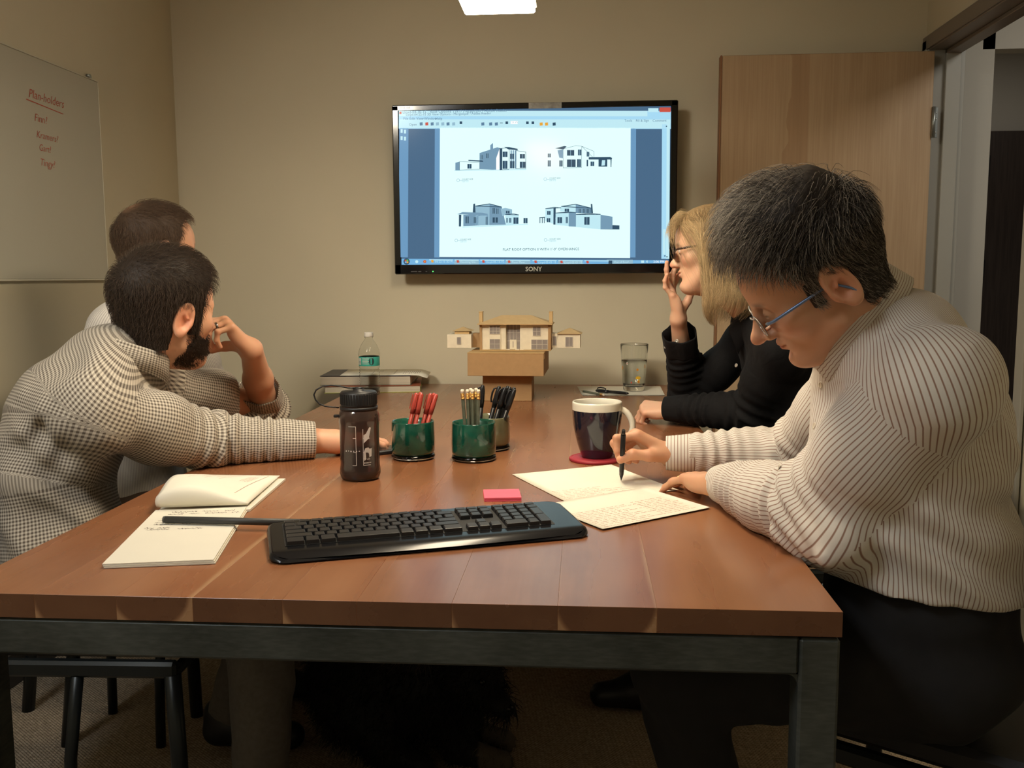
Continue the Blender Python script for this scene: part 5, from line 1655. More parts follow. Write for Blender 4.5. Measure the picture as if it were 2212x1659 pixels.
def hair_part(name, root, A, O, s, P, rad, base, tips, rng, extra=None, var=.25, parent=None, streak=None):
    W = np.asarray(O)+s*(P.reshape(-1, 3)@np.asarray(A)); W = W.reshape(P.shape)
    V, F = tubes_from_paths(W, rad*s)
    n, m, _ = P.shape
    k = rng.uniform(1-var, 1+var, (n, 1, 1)); t = np.linspace(0, 1, m)[None, :, None]
    col = (np.array(base)*(1-t)+np.array(tips)*t)*k
    if streak is not None:
        w, c = streak(P[:, 0]); pick = rng.random(n) < w; col[pick] = np.array(c)*k[pick]
    col = np.repeat(col.reshape(-1, 3), 3, 0)
    parts = [(V, F, col)]
    if extra is not None: parts.append(extra)
    V, F, col = combine(parts)
    return np_part(name, V, F, m_hair, root, col, parent=parent)
def hair_cap(A, O, s, mask, thick, col, h=.004, noise=.0008):
    """dense under-layer of the hair on the cranium"""
    A = np.asarray(A); O = np.asarray(O)
    def fn(P):
        q = ((P-O)@A.T)/s
        d = skull_d(q)-thick(q)*.60+noise*np.sin(q[:, 0]*410+np.sin(q[:, 1]*300)*2)*np.sin(q[:, 2]*390+1)
        d = smax(d, mask(q), .006)
        return d*s
    V, F = sculpt(fn, O-.22*s, O+.22*s, h)
    return V, F, np.tile(np.array(col), (len(V), 1))

def person(sp):
    root = thing('person', sp['label'], 'person', (sp['pel'][0], sp['pel'][1], 0))
    A = frame_f(*sp['head']); O = np.array(sp['O'], float); s = sp.get('s', 1.0); skin = sp['skin']
    spine = [np.array(p, float) for p in sp['spine']]; left = sp['left']
    LS, RS = np.array(sp['LS'], float), np.array(sp['RS'], float)
    Tb = Torso(spine, left, [(f-.034, l-.034, u-.020) for f, l, u in sp['rad']], (LS, RS), sp.get('rs', .06)-.024)
    Tc = Torso(spine, left, sp['rad'], (LS, RS), sp.get('rs', .06))
    # ---- body: head and neck, hands and forearms, trunk and legs
    hf, loc = head_fn(A, O, s, sp.get('face', {}))
    NB = spine[-1]
    nk0 = O+s*(np.array([-.022, 0, -.035])@A); nr = sp.get('neck_r', .056)
    def hn(P):
        d = smin(hf(P), sd_cap(P, nk0, NB-.02*Tc.fr[-1][2], nr*s, (nr+.006)*s), .022)
        th = O+s*(np.array([.052, 0, -.085])@A)
        return smin(d, sd_cap(P, th, NB+.02*Tc.fr[-1][0]*-1, .020*s, .045*s), .03)
    lo, hi = bounds([O+.15*s, O-.15*s, NB+.06, NB-.06], .01)
    V, F = sculpt(hn, lo, hi, sp.get('res', .0026))
    pieces = [(V, F, head_tint(loc(V), skin, sp.get('face', {})))]
    hinfo = {}
    for key, right in (('handL', False), ('handR', True)):
        if key not in sp: continue
        hp = dict(sp[key]); fn, info = hand_fn(right=right, **hp); hinfo[key] = info
        lo, hi = bounds(info['pts'], .045)
        V, F = sculpt(fn, lo, hi, sp.get('hres', .0021))
        pieces.append((V, F, hand_tint(V, info, skin)))
    arms = [(sp['LS'], sp['LE'], sp['LW']), (sp['RS'], sp['RE'], sp['RW'])]
    legs = sp['legs']
    def trunk(P):
        d = Tb.ev(P)[0]
        for a, b, c in arms:
            a, b, c = map(np.array, (a, b, c)); d = smin(d, smin(sd_cap(P, a, b, .048, .040), sd_cap(P, b, b+(c-b)*.7, .038, .030), .02), .03)
        for hp, kn, an in legs:
            d = smin(d, smin(sd_cap(P, hp, kn, .060, .048), sd_cap(P, kn, an, .046, .034), .02), .04)
        return d
    lo, hi = bounds(spine+[LS, RS]+[np.array(p, float) for a in arms for p in a]+[np.array(p, float) for l in legs for p in l], .17)
    V, F = sculpt(trunk, lo, hi, .012)
    pieces.append((V, F, np.tile(np.array(skin), (len(V), 1))))
    V, F, C = combine(pieces)
    np_part('body', V, F, m_skin, root, C)
    eye_part(root, A, O, s, sp.get('look', (1, 0, 0)), sp.get('iris', (.10, .06, .035)))
    # ---- shirt
    sl = {}
    for k, (S_, E_, W_) in (('L', arms[0]), ('R', arms[1])):
        S_, E_, W_ = map(np.array, (S_, E_, W_)); end = sp['cuff'+k]      # fraction of the forearm covered, from the elbow
        X = E_+(W_-E_)*end
        sl[k] = Chain([S_, S_+(E_-S_)*.5, E_, X], sp['sleeve'+k], sp.get('sref'+k, (0, 0, 1)))
    seed = sp['seed']; amp = sp.get('fold', .005)
    blobs = sp.get('blobs', [])
    hem = sp.get('hem'); vent = sp.get('neck_cut')
    def sleeve_d(k, P):
        c = sl[k]; d, s_, t_ = c.ev(P, .03)
        Ls = c.L[-1]; el = c.L[2]
        ph = seed*1.3+(0 if k == 'L' else 2)
        w1 = np.exp(-((s_-el)/.075)**2); w2 = np.exp(-((s_-(Ls-.055))/.05)**2)
        f = (w1*sp.get('elbow_fold', .0065)*np.sin(2*PI*s_/.034+1.4*np.sin(t_+ph)+.8*np.sin(2*t_+ph*2))
             + w2*sp.get('cuff_fold', .005)*np.sin(2*PI*s_/.026+1.1*np.sin(t_*2+ph))
             + .004*np.sin(2*t_+s_*26+ph)*np.clip(1-w2, 0, 1))
        return d+f, s_, t_
    def shirt(P):
        d = Tc.ev(P)[0]
        d = d+folds(P, seed, sp.get('lam', .13), amp)
        for c, r_, n_, lm, am in sp.get('dirfolds', []):
            q = P-np.array(c); w = np.exp(-(q*q).sum(1)/(r_*r_))
            d = d+w*am*np.sin(2*PI*((q@nrm(n_))+.012*np.sin(q@np.array([31., 23., 17.])))/lm)
        for k in ('L', 'R'):
            e, s_, t_ = sleeve_d(k, P); d = smin(d, e, sp.get('pit', .028))
        for c, r, kk in blobs: d = smin(d, sd_ell(P, c, r, None if len(r) == 3 else r[3]) if len(r) == 3 else sd_ell(P, c, r[:3], r[3]), kk)
        for a, b, ra, kk in sp.get('ridges', []): d = smin(d, sd_cap(P, a, b, ra, ra*.8), kk)
        for a, b, ra, kk in sp.get('grooves', []): d = smax(d, -sd_cap(P, a, b, ra, ra*.6), kk)
        for k, (S_, E_, W_) in (('L', arms[0]), ('R', arms[1])):
            E_, W_ = np.array(E_), np.array(W_); ax = nrm(W_-E_); X = sl[k].p[-1]
            nearW = np.linalg.norm(P-X, axis=1) < .14
            d = np.where(nearW, smax(d, np.where(np.linalg.norm(P-X, axis=1) < .11, (P-X)@ax-.004, -1), .004), d)
        if hem is not None: d = smax(d, (np.asarray(hem[0])-P)@nrm(hem[1]), .006)
        return d
    allp = spine+[LS, RS]+[p for k in sl for p in sl[k].p]
    lo, hi = bounds(allp, .185); lo[2] = max(lo[2], sp.get('zmin', .40))
    V, F = sculpt(shirt, lo, hi, sp.get('sres', .0058))
    if sp.get('table_clip', True):      # cloth flattens where it lies on the table top
        on = (V[:, 0] > -.60) & (V[:, 0] < .60) & (V[:, 1] > .0) & (V[:, 1] < 2.52) & (V[:, 2] < TT+.0025) & (V[:, 2] > TT-.06)
        V[on, 2] = TT+.0025
    def slv(k):
        def f(C):
            d, s_, t_ = sl[k].ev(C); return d+np.clip(.05-s_, 0, .2)*2.0, s_, t_
        return f
    groups = {'T': lambda C: Tc.ev(C), 'L': slv('L'), 'R': slv('R')}
    Rm = {'T': sp.get('TR', .15), 'L': sl['L'].R, 'R': sl['R'].R}
    uv = cloth_uv(V, F, groups, Rm)
    sh = np_part('shirt', V, F, sp['cloth'], root, uv=uv, label=sp.get('shirt_label'))
    # collar, cuffs, buttons
    if 'collar' in sp:
        cc = sp['collar']; Ac = frame_f(*cc['frame'])
        Vc, Fc, uc = collar(None, np.array(cc['c'], float), Ac, cc['R'], cc['h'], cc['leaf'], cc.get('gap', .6), cc.get('tilt', 0), cc.get('spread', 1.), cc.get('ef', 1.08))
        np_part('collar', Vc, Fc, sp['cloth'], root, uv=uc, parent=sh)
    for k, (S_, E_, W_) in (('L', arms[0]), ('R', arms[1])):
        E_, W_ = np.array(E_), np.array(W_); ax = nrm(W_-E_); X = sl[k].p[-1]
        cs = sp['cuffspec'+k]          # r at hand end, r at sleeve end, length, waviness
        if cs is None: continue
        Vc, Fc, uc = cuff_mesh(X-ax*cs[2]*.18, ax, sl[k].fr[-1][1], cs[1], cs[0], cs[2], .0035, 0, cs[3], seed)
        if sp.get('cuff_turn', False): uc = uc[:, ::-1]
        if sp.get('table_clip', True):
            on = (Vc[:, 0] > -.60) & (Vc[:, 0] < .60) & (Vc[:, 2] < TT+.002); Vc[on, 2] = TT+.002+.15*(Vc[on, 2]-TT-.002)*0
        np_part('cuff', Vc, Fc, sp['cloth'], root, uv=uc, parent=sh)
    # ---- trousers, shoes
    if 'trousers' in sp:
        lr = sp.get('leg_r', (.088, .074, .058))
        def tro(P):
            f, l, u = Tc.fr[0]; r = sp['rad'][0]
            d = sd_ell(P, spine[0]+(sp.get('pelvis_up', -.03))*u, (r[0]-.020, r[1]-.018, r[2]), np.array([f, l, u]))
            d = smin(d, sd_ell(P, spine[0]-.04*u, (r[0]-.012, r[1]-.008, r[2]*.9), np.array([f, l, u])), .03)
            for hp, kn, an in legs:
                hp, kn, an = map(np.array, (hp, kn, an))
                e = smin(sd_cap(P, hp, kn, lr[0], lr[1]), sd_cap(P, kn, an, lr[1], lr[2]), .03)
                e = smax(e, (P-an)@nrm(an-kn)-.0, .004)
                d = smin(d, e, .04)
            return d+folds(P, seed+5, .10, .0035)
        lo, hi = bounds([spine[0]]+[np.array(p, float) for l in legs for p in l], .17)
        V, F = sculpt(tro, lo, hi, .009)
        np_part('trousers', V, F, sp['trousers'], root)
    for hp, kn, an in legs:
        an = np.array(an, float); kn = np.array(kn, float); d = np.array(sp.get('toe', (1, 0, 0)), float)
        toe = an+d*.15; toe[2] = .035; heel = an-d*.035; heel[2] = .04
        def shoe(P):
            q = P.copy()
            e = smin(sd_cap(P, heel+[0, 0, .005], an+d*.06+[0, 0, .055-an[2]], .040, .042), sd_cap(P, an+d*.05+[0, 0, .045-an[2]], toe, .043, .034), .03)
            e = smin(e, sd_cap(P, an+[0, 0, -.02], heel+[0, 0, .05], .040, .036), .02)
            return smax(e, .003-P[:, 2], .004)
        V, F = sculpt(shoe, *bounds([heel, toe, an], .06), .006)
        np_part('shoe', V, F, sp.get('shoe', m_capb), root)
    return root, A, O, s, sh, hinfo

def glasses(root, A, O, s, col_m, temple_m, r=.0011, tr=.0018, drop=.0, tilt=0., thick=False):
    """two lenses, bridge, temples hooked over the ears"""
    W = lambda p: tuple(np.asarray(O)+s*(np.array(p)@np.asarray(A)))
    top = bpy.data.objects.new('glasses', None)
    fr = G()
    def rim(sg):
        P = []
        for k in range(28):
            a = 2*PI*k/28; y = .0245*math.copysign(abs(math.cos(a))**.75, math.cos(a)); z = .0150*math.copysign(abs(math.sin(a))**.8, math.sin(a))
            yy = .0325+y
            P.append((.1085-.12*max(0, yy-.02)**1.2*1.6+.0*z, sg*yy, .006+z-drop))
        return P
    for sg in (1, -1): fr.tube([W(p) for p in rim(sg)], r*s, 8, closed=True)
    fr.tube([W((.1085, sg*.010, .012-drop)) if i else W((.1085, sg*.010, .012-drop)) for i, sg in enumerate((-1, 1))], r*s, 6)
    fr.tube([W(p) for p in ((.1085, -.009, .011-drop), (.1135, -.004, .0145-drop), (.1135, .004, .0145-drop), (.1085, .009, .011-drop))], r*s*1.1, 8)
    o = part('glasses', local_g(fr, root), col_m, root)
    for sg in (1, -1):
        t = G(); pts = [(.0985, sg*.058, .011-drop), (.0955, sg*.0655, .0115-drop), (.088, sg*.0705, .012-drop), (.05, sg*.0755, .013-drop*.6), (.012, sg*.079, .0135-drop*.3), (-.006, sg*.080, .010), (-.022, sg*.0795, -.008), (-.030, sg*.078, -.022)]
        if thick:
            t.tube([W(p) for p in pts], [.0016*s, .0026*s, .0034*s, .0032*s, .002*s, .002*s, .002*s, .0014*s], 8)
        else: t.tube([W(p) for p in pts], tr*s*np.array([.8, 1.2, 1.25, 1.25, 1.1, 1.0, 1.0, .7]), 8)
        part('temple', local_g(t, root), temple_m, o)
        l = G(); P = rim(sg); c = tuple(np.mean(P, 0)); V = [W(p) for p in P]+[W(c)]
        Vb = [W((p[0]-.0012, p[1], p[2])) for p in P]+[W((c[0]-.0012, c[1], c[2]))]; n = len(P)
        Fl = [(k, (k+1) % n, n) for k in range(n)]+[(n+1+(k+1) % n, n+1+k, 2*n+1) for k in range(n)]+[(k, n+1+k, n+1+(k+1) % n, (k+1) % n) for k in range(n)]
        if sg < 0: Fl = [tuple(reversed(f)) for f in Fl]
        l.add(V+Vb, Fl, 0, False); part('lens', local_g(l, root), m_clear, o)
        h = G(); h.sphere(W((.0965, sg*.0615, .0112-drop)), .0026*s, 10, 8); part('hinge', local_g(h, root), m_steel, o)
    bpy.data.objects.remove(top)
    return o

def ring_on(root, seg, t, r, m, parent=None):
    a, b, ra, rb = seg; a = np.array(a); d = np.array(b)-a
    c = a+d*t; ax = Vector(nrm(d)).to_track_quat('Z', 'Y').to_matrix(); rr = ra+(rb-ra)*t+.0004
    g = G(); g.lathe([(rr, -r), (rr+.0011, -r*.8), (rr+.0014, 0), (rr+.0011, r*.8), (rr, r), (rr-.001, 0)], 28, tuple(c), axis=ax, closed=True)
    return part('ring', local_g(g, root), m, root)
def button(root, sh, c, n, r, m):
    ax = Vector(nrm(n)).to_track_quat('Z', 'Y').to_matrix()
    g = G(); g.lathe([(1e-5, .0012), (r*.62, .0011), (r*.75, .002), (r*.95, .0018), (r, 0)], 18, tuple(c), axis=ax)
    return part('button', local_g(g, root), m, sh)
m_gold = mat('gold_ring', (.72, .50, .22), .22, metal=1.0); m_silver = mat('silver_ring', (.45, .43, .40), .25, metal=1.0)
m_btn = mat('shirt_button', (.62, .55, .44), .35); m_snap = mat('pearl_snap', (.5, .47, .42), .2, metal=.5)
m_tblack = mat('black_trousers', (.008, .008, .009), .85, var=.2); m_tgrey = mat('grey_trousers', (.105, .095, .085), .88, var=.12, vscale=90, bump=.1); m_tbrown = mat('brown_trousers', (.075, .05, .035), .88, var=.1)

# ---------------------------------------------------------------- man in the striped shirt
w_stripe = weave('striped_shirting', 'stripe', (.68, .645, .585), (.26, .135, .09), .0068, .22)
hd = lambda W, E: None
M4 = dict(label='grey haired man in striped shirt writing at the right of the table', pel=(.87, .31),
    head=(170, 34, -13), O=(.635, .26, 1.163), s=1.04, skin=SKIN_A, res=.0023, hres=.0019,
    face=dict(jaw=1.02, nose=1.45, lid=.10, short=1.2, stubble=.22, brow=(.12, .075, .05), ear=1.08), iris=(.1, .07, .05), look=(.8, 0, -.6),
    spine=[(.820, .31, .60), (.805, .31, .73), (.792, .312, .88), (.778, .312, .99), (.750, .308, 1.070)],
    rad=[(.162, .18, .12), (.160, .174, .13), (.142, .172, .14), (.122, .165, .12), (.085, .085, .06)], left=(0, -1, 0), rs=.066, neck_r=.050,
    LS=(.760, .135, 1.015), RS=(.775, .49, 1.02), LE=(.650, .285, .800), RE=(.725, .735, .805), LW=(.538, .560, .782), RW=(.470, .762, .800),
    cuffL=.86, cuffR=.88, sleeveL=[.076, .082, .078, .046], sleeveR=[.072, .068, .066, .043], cuffspecL=(.036, .042, .060, .0008), cuffspecR=(.0365, .041, .062, .0006), cuff_turn=True,
    blobs=[((.655, .215, .780), (.052, .070, .052), .035), ((.600, .40, .790), (.05, .07, .048), .04)],
    ridges=[((.632, .165, .762), (.672, .185, .772), .016, .012)],
    dirfolds=[((.80, .14, .76), .13, (.42, .1, .90), .075, .0085), ((.72, .14, .73), .08, (.80, 0, .60), .06, .006), ((.86, .20, 1.0), .12, (.75, .3, .5), .10, .006), ((.70, .20, .93), .10, (.75, 0, -.65), .06, .005)],
    legs=[((.83, .23, .545), (.43, .26, .545), (.52, .32, .085)), ((.83, .41, .545), (.44, .48, .545), (.50, .56, .085))],
    toe=(-1, 0, 0), hem=((.83, .2, .692), (.11, 0, 1)), collar=dict(c=(.702, .305, 1.098), frame=(172, 50, -6), R=.076, h=.040, leaf=.052, gap=.7, ef=1.14),
    cloth=w_stripe, trousers=m_tblack, pelvis_up=.06, leg_r=(.082, .070, .056), seed=3, lam=.21, fold=.007, shirt_label='white shirt with thin brown stripes',
    handR=dict(Wp=(.470, .765, .795), Fd=(-.86, .06, .42), Np=(-.42, -.16, -.86), elbow=(.66, .748, .806),
        curls=((36, 84, 34), (50, 88, 40), (60, 88, 42), (64, 86, 40)), spread=(4, 1, -2, -4), thumb=((.80, .50, .42), (.95, .10, .38), (.62, -.20, .75)), s=1.0),
    handL=dict(Wp=(.538, .560, .782), Fd=(-.50, .86, -.10), Np=(-.05, -.06, -1), elbow=(.62, .40, .795),
        curls=((14, 16, 8), (12, 16, 10), (14, 18, 10), (16, 18, 12)), spread=(6, 1, -4, -9), thumb=((.70, .66, .30), (.86, .45, .15), (.95, .2, .1)), s=1.0))
r4, A4, O4, s4, sh4, h4 = person(M4)
# grey hair, swept forward over the brow
rg = np.random.default_rng(4)
def hl4(q):   # > 0 outside the hair: face, ears, nape
    f, l, u = q[:, 0], np.abs(q[:, 1]), q[:, 2]
    lim = np.interp(u, [-.06, -.022, .012, .03, .055, .075, .09, .13], [-.034, -.030, .012, .022, .034, .047, .058, .08])-.25*np.maximum(0, l-.052)*(u > .04)
    face = f-lim
    burn = np.maximum(np.abs(f-.022)-.010, -.012-u)          # sideburn in front of the ear
    burn = np.where(u < .03, burn, 1)
    face = np.minimum(face, burn)
    ear = .024-np.sqrt((f+.010)**2+((u-.002)*.62)**2)
    ear = np.where(l > .05, ear, -1)
    return np.maximum(np.maximum(face, ear), -.052-u)
def th4(q):
    f, u = q[:, 0], q[:, 2]
    return np.clip(.011+.62*np.maximum(0, u-.055)*np.clip(1.25-np.abs(f-.005)*np.where(f > .005, 9, 5), .22, 1.25), .008, .064)*np.clip(1.0-np.maximum(0, .03-u)*9, .45, 1)
mk4 = lambda q: np.clip(-hl4(q)*260, 0, 1)
def dr4(q):
    f, l, u = q[:, 0], q[:, 1], q[:, 2]
    crown = np.array([-.055, 0, .115]); v = q-crown
    v = v/(np.linalg.norm(v, axis=1)[:, None]+1e-6)
    fw = np.stack([np.ones_like(f)*.8, .15*np.sign(l), -np.ones_like(f)*.35], 1)
    w = np.clip((u-.02)*14, 0, 1)[:, None]
    back = np.stack([-.9*np.ones_like(f), 0*l, -.45*np.ones_like(f)], 1)
    sidew = (np.clip((.05-u)*20, 0, 1)*np.clip((f+.03)*-30+.6, 0, 1))[:, None]
    return v*.8+fw*w*.9+back*(1-w)*.9
def fr4(q): return np.clip((q[:, 0]-.030)*22, 0, 1)*np.clip((q[:, 2]-.055)*40, 0, .85)
P, rad = grow_hair(17000, mk4, dr4, lambda q: np.clip(.012+.46*np.maximum(0, q[:, 2]-.01), .010, .058)*np.clip(1.15-3.5*np.maximum(0, q[:, 0]-.01), .55, 1), th4, rg, 6, .00042, jitter=.24,
    free=fr4, fdir=lambda q, t: np.stack([.8+0*q[:, 0], .25*np.sign(q[:, 1]), .15-1.0*t+0*q[:, 0]], 1))
cap = hair_cap(A4, O4, s4, hl4, th4, (.030, .024, .020))
def gray_lit4(q):  # grey strands; towards the brow their paleness also paints in the lighting
    w = np.clip(.30+12*np.maximum(0, q[:, 0]-.0)+np.clip((.045-q[:, 2])*8, 0, .35)*(q[:, 0] > -.02), 0, .85); return w, (.33, .285, .23)
hair_part('hair', r4, A4, O4, s4, P, rad, (.035, .028, .023), (.055, .043, .034), rg, cap, .3, streak=gray_lit4)
m_bluemetal = mat('blue_metal_temple', (.16, .24, .42), .3, metal=.6); m_rim = mat('silver_rim', (.38, .36, .34), .3, metal=.8)
glasses(r4, A4, O4, s4, m_rim, m_bluemetal, .0010, .0019, drop=.004)
ring_on(r4, h4['handL']['fingers'][2][0], .55, .0022, m_gold)

from mathutils.bvhtree import BVHTree
def buttons_down(root, sh, x0, pts, dirx, r, m):
    me = sh.data; L = Vector(root.location)
    tree = BVHTree.FromPolygons([v.co+L for v in me.vertices], [tuple(p.vertices) for p in me.polygons])
    for y, z in pts:
        hit = tree.ray_cast(Vector((x0, y, z)), Vector((dirx, 0, 0)), 1.5)
        if hit[0] is not None and abs(hit[1].x) > .3: button(root, sh, hit[0]-hit[1]*.0004, hit[1], r, m)
buttons_down(r4, sh4, .2, [(.300, 1.000), (.298, .935), (.296, .868)], 1, .0058, m_btn)
# pen in the writing hand
pn = thing('pen', 'slim black pen held by the writing hand over the paper', 'pen')
g = G(); L_ = .138; r_ = .0052
g.cyl((0, 0, .016), (0, 0, L_-.012), r_, n=16, rings=[(1e-5, 0), (r_*.9, 0), (r_, .12), (r_, 1), (1e-5, 1)]); part('barrel', g, m_blackp, pn)
g = G(); g.cyl((0, 0, 0), (0, 0, .017), .0008, r_*.88, n=14); part('tip', g, m_blackp, pn)
g = G(); g.cyl((0, 0, L_-.013), (0, 0, L_), r_*.85, r_*.7, n=14); g.box((0, r_*1.25, L_-.028), (.0034, .0018, .032), .0006); part('clip_end', g, m_blackp, pn)
i_ = h4['handR']; ti = i_['fingers'][0][2][1]; tt_ = i_['thumb'][2][1]
gp = (np.array(ti)+np.array(tt_))/2+np.array([0, -.004, .004])
p0_ = np.array([.3560, .7560, TT+.0022]); dp_ = nrm(gp-p0_)
at_tilt(pn, tuple(p0_), tuple(p0_+dp_*.138))
print('PEN', gp, dp_, ti, tt_)
for c_, n_ in (((.640, .335, .985), (-.8, -.35, .3)), ((.640, .340, .93), (-.8, -.35, .2))): pass

# ---------------------------------------------------------------- man in the checked shirt
w_check = weave('gingham_shirting', 'check', (.60, .545, .455), (.060, .042, .030), .0072, .50)
w_pale = weave('pale_striped_shirting', 'stripe', (.60, .57, .52), (.38, .35, .33), .0045, .4)
w_blackc = weave('black_shirting', 'stripe', (.007, .007, .008), (.006, .006, .0065), .006, .3, .25)
M1 = dict(label='bearded dark haired man in checked shirt resting his chin on a hand', pel=(-.83, .72),
    head=(62, 0, 5), O=(-.682, .870, 1.084), s=1.12, skin=SKIN_B, res=.0026, hres=.0021, face=dict(jaw=1.0, nose=1.0, lid=.9, brow=(.04, .025, .018)),
    spine=[(-.872, .735, .58), (-.895, .745, .72), (-.878, .79, .84), (-.850, .82, .915), (-.775, .825, .995)],
    rad=[(.125, .185, .13), (.118, .180, .14), (.130, .185, .13), (.105, .165, .10), (.088, .095, .068)], left=(-.25, .97, 0), rs=.074, neck_r=.050,
    LS=(-.810, 1.035, .915), RS=(-.745, .655, .895), LE=(-.645, 1.41, .795), RE=(-.590, .900, .792), LW=(-.580, 1.150, .988), RW=(-.330, 1.005, .776),
    cuffL=.24, cuffR=.60, sleeveL=[.074, .070, .060, .058], sleeveR=[.070, .074, .066, .050], cuffspecL=(.056, .060, .055, .003), cuffspecR=(.047, .053, .080, .0015),
    legs=[((-.82, .64, .51), (-.40, .66, .50), (-.41, .64, .085)), ((-.82, .84, .51), (-.46, .94, .50), (-.60, .97, .085))],
    toe=(1, 0, 0), hem=((-.85, .735, .50), (0, 0, 1)), zmin=.42, collar=dict(c=(-.745, .815, .995), frame=(55, 18, 10), R=.070, h=.036, leaf=.045, gap=.9, ef=1.15),
    cloth=w_check, trousers=m_tgrey, seed=8, lam=.17, fold=.006, dirfolds=[((-.82, .64, .74), .14, (.55, .1, .85), .085, .009), ((-.86, .66, .88), .12, (.6, .2, -.75), .07, .006), ((-.62, .80, .84), .08, (.9, .3, .2), .05, .005)], elbow_fold=.008, shirt_label='white shirt with small dark brown checks',
    ridges=[((-.93, .90, .955), (-.86, 1.00, .995), .016, .03), ((-.955, .83, .93), (-.91, .92, .985), .012, .02)],
    handL=dict(Wp=(-.580, 1.150, .988), Fd=(-.52, -.42, .74), Np=(-.70, -.35, -.60), elbow=(-.64, 1.40, .79),
        curls=((50, 62, 30), (58, 66, 34), (62, 70, 36), (64, 66, 36)), spread=(4, 1, -2, -6), thumb=((.45, .55, .70), (.55, .0, .85), (.7, -.2, .7)), s=1.04),
    handR=dict(Wp=(-.330, 1.005, .776), Fd=(.72, .69, -.06), Np=(0, 0, -1), elbow=(-.57, .915, .79),
        curls=((20, 22, 12), (18, 24, 12), (20, 26, 14), (24, 28, 14)), spread=(7, 1, -4, -9), thumb=((.66, .68, .30), (.85, .45, .25), (.95, .2, .15)), s=1.04))
r1, A1, O1, s1, sh1, h1 = person(M1)
rg = np.random.default_rng(21)
def hl1(q):
    f, l, u = q[:, 0], np.abs(q[:, 1]), q[:, 2]
    lim = np.interp(u, [-.06, -.022, .012, .03, .055, .075, .10, .13], [-.030, -.026, .030, .040, .052, .066, .078, .09])-.25*np.maximum(0, l-.052)*(u > .04)
    face = f-lim
    face = np.minimum(face, np.where(u < .03, np.maximum(np.abs(f-.024)-.012, -.03-u), 1))
    ear = np.where(l > .05, .022-np.sqrt((f+.010)**2+((u-.002)*.62)**2), -1)
    return np.maximum(np.maximum(face, ear), -.060-u)
th1 = lambda q: np.clip(.016+.10*np.maximum(0, q[:, 2]-.03), .012, .026)*np.clip(1.0-np.maximum(0, -.01-q[:, 2])*10, .4, 1)
def dr1(q):
    f, l, u = q[:, 0], q[:, 1], q[:, 2]
    v = q-np.array([-.05, 0, .118]); v /= np.linalg.norm(v, axis=1)[:, None]+1e-6
    w = np.clip((u-.05)*18, 0, 1)[:, None]
    return v*.6+np.stack([.8+0*f, .3*np.sign(l), .1+0*f], 1)*w+np.stack([-.5+0*f, 0*l, -.9+0*f], 1)*(1-w)
P, rad = grow_hair(9000, lambda q: np.clip(-hl1(q)*260, 0, 1), dr1, lambda q: np.clip(.016+.18*np.maximum(0, q[:, 2]-.03), .014, .036), th1, rg, 5, .00045, jitter=.35)
hair_part('hair', r1, A1, O1, s1, P, rad, (.036, .024, .016), (.066, .043, .028), rg, hair_cap(A1, O1, s1, hl1, th1, (.020, .013, .009)), .35)
hf0 = head_fn(np.eye(3), (0, 0, 0), 1.0, {})[0]
def bl1(q):
    f, l, u = q[:, 0], np.abs(q[:, 1]), q[:, 2]
    top = np.interp(f, [.0, .02, .04, .07, .10], [.01, .0, -.030, -.042, -.036])
    lips = np.where((f > .075) & (l < .030), .014-np.sqrt(((u+.0515)*1.4)**2+np.maximum(0, l-.014)**2), -1)
    return np.maximum(np.maximum(u-top, .006-f), np.maximum(lips, -.125-u))
P, rad = grow_hair(4200, lambda q: np.clip(-bl1(q)*250, 0, 1), lambda q: np.stack([.25+0*q[:, 0], .1*np.sign(q[:, 1]), -.9+0*q[:, 0]], 1), lambda q: .011+0*q[:, 0], lambda q: .0075+0*q[:, 0], rg, 4, .00042, surf=hf0, jitter=.35)
hair_part('beard', r1, A1, O1, s1, P, rad, (.022, .014, .010), (.055, .030, .018), rg, None, .35)
ring_on(r1, h1['handL']['fingers'][2][0], .62, .0030, m_silver)

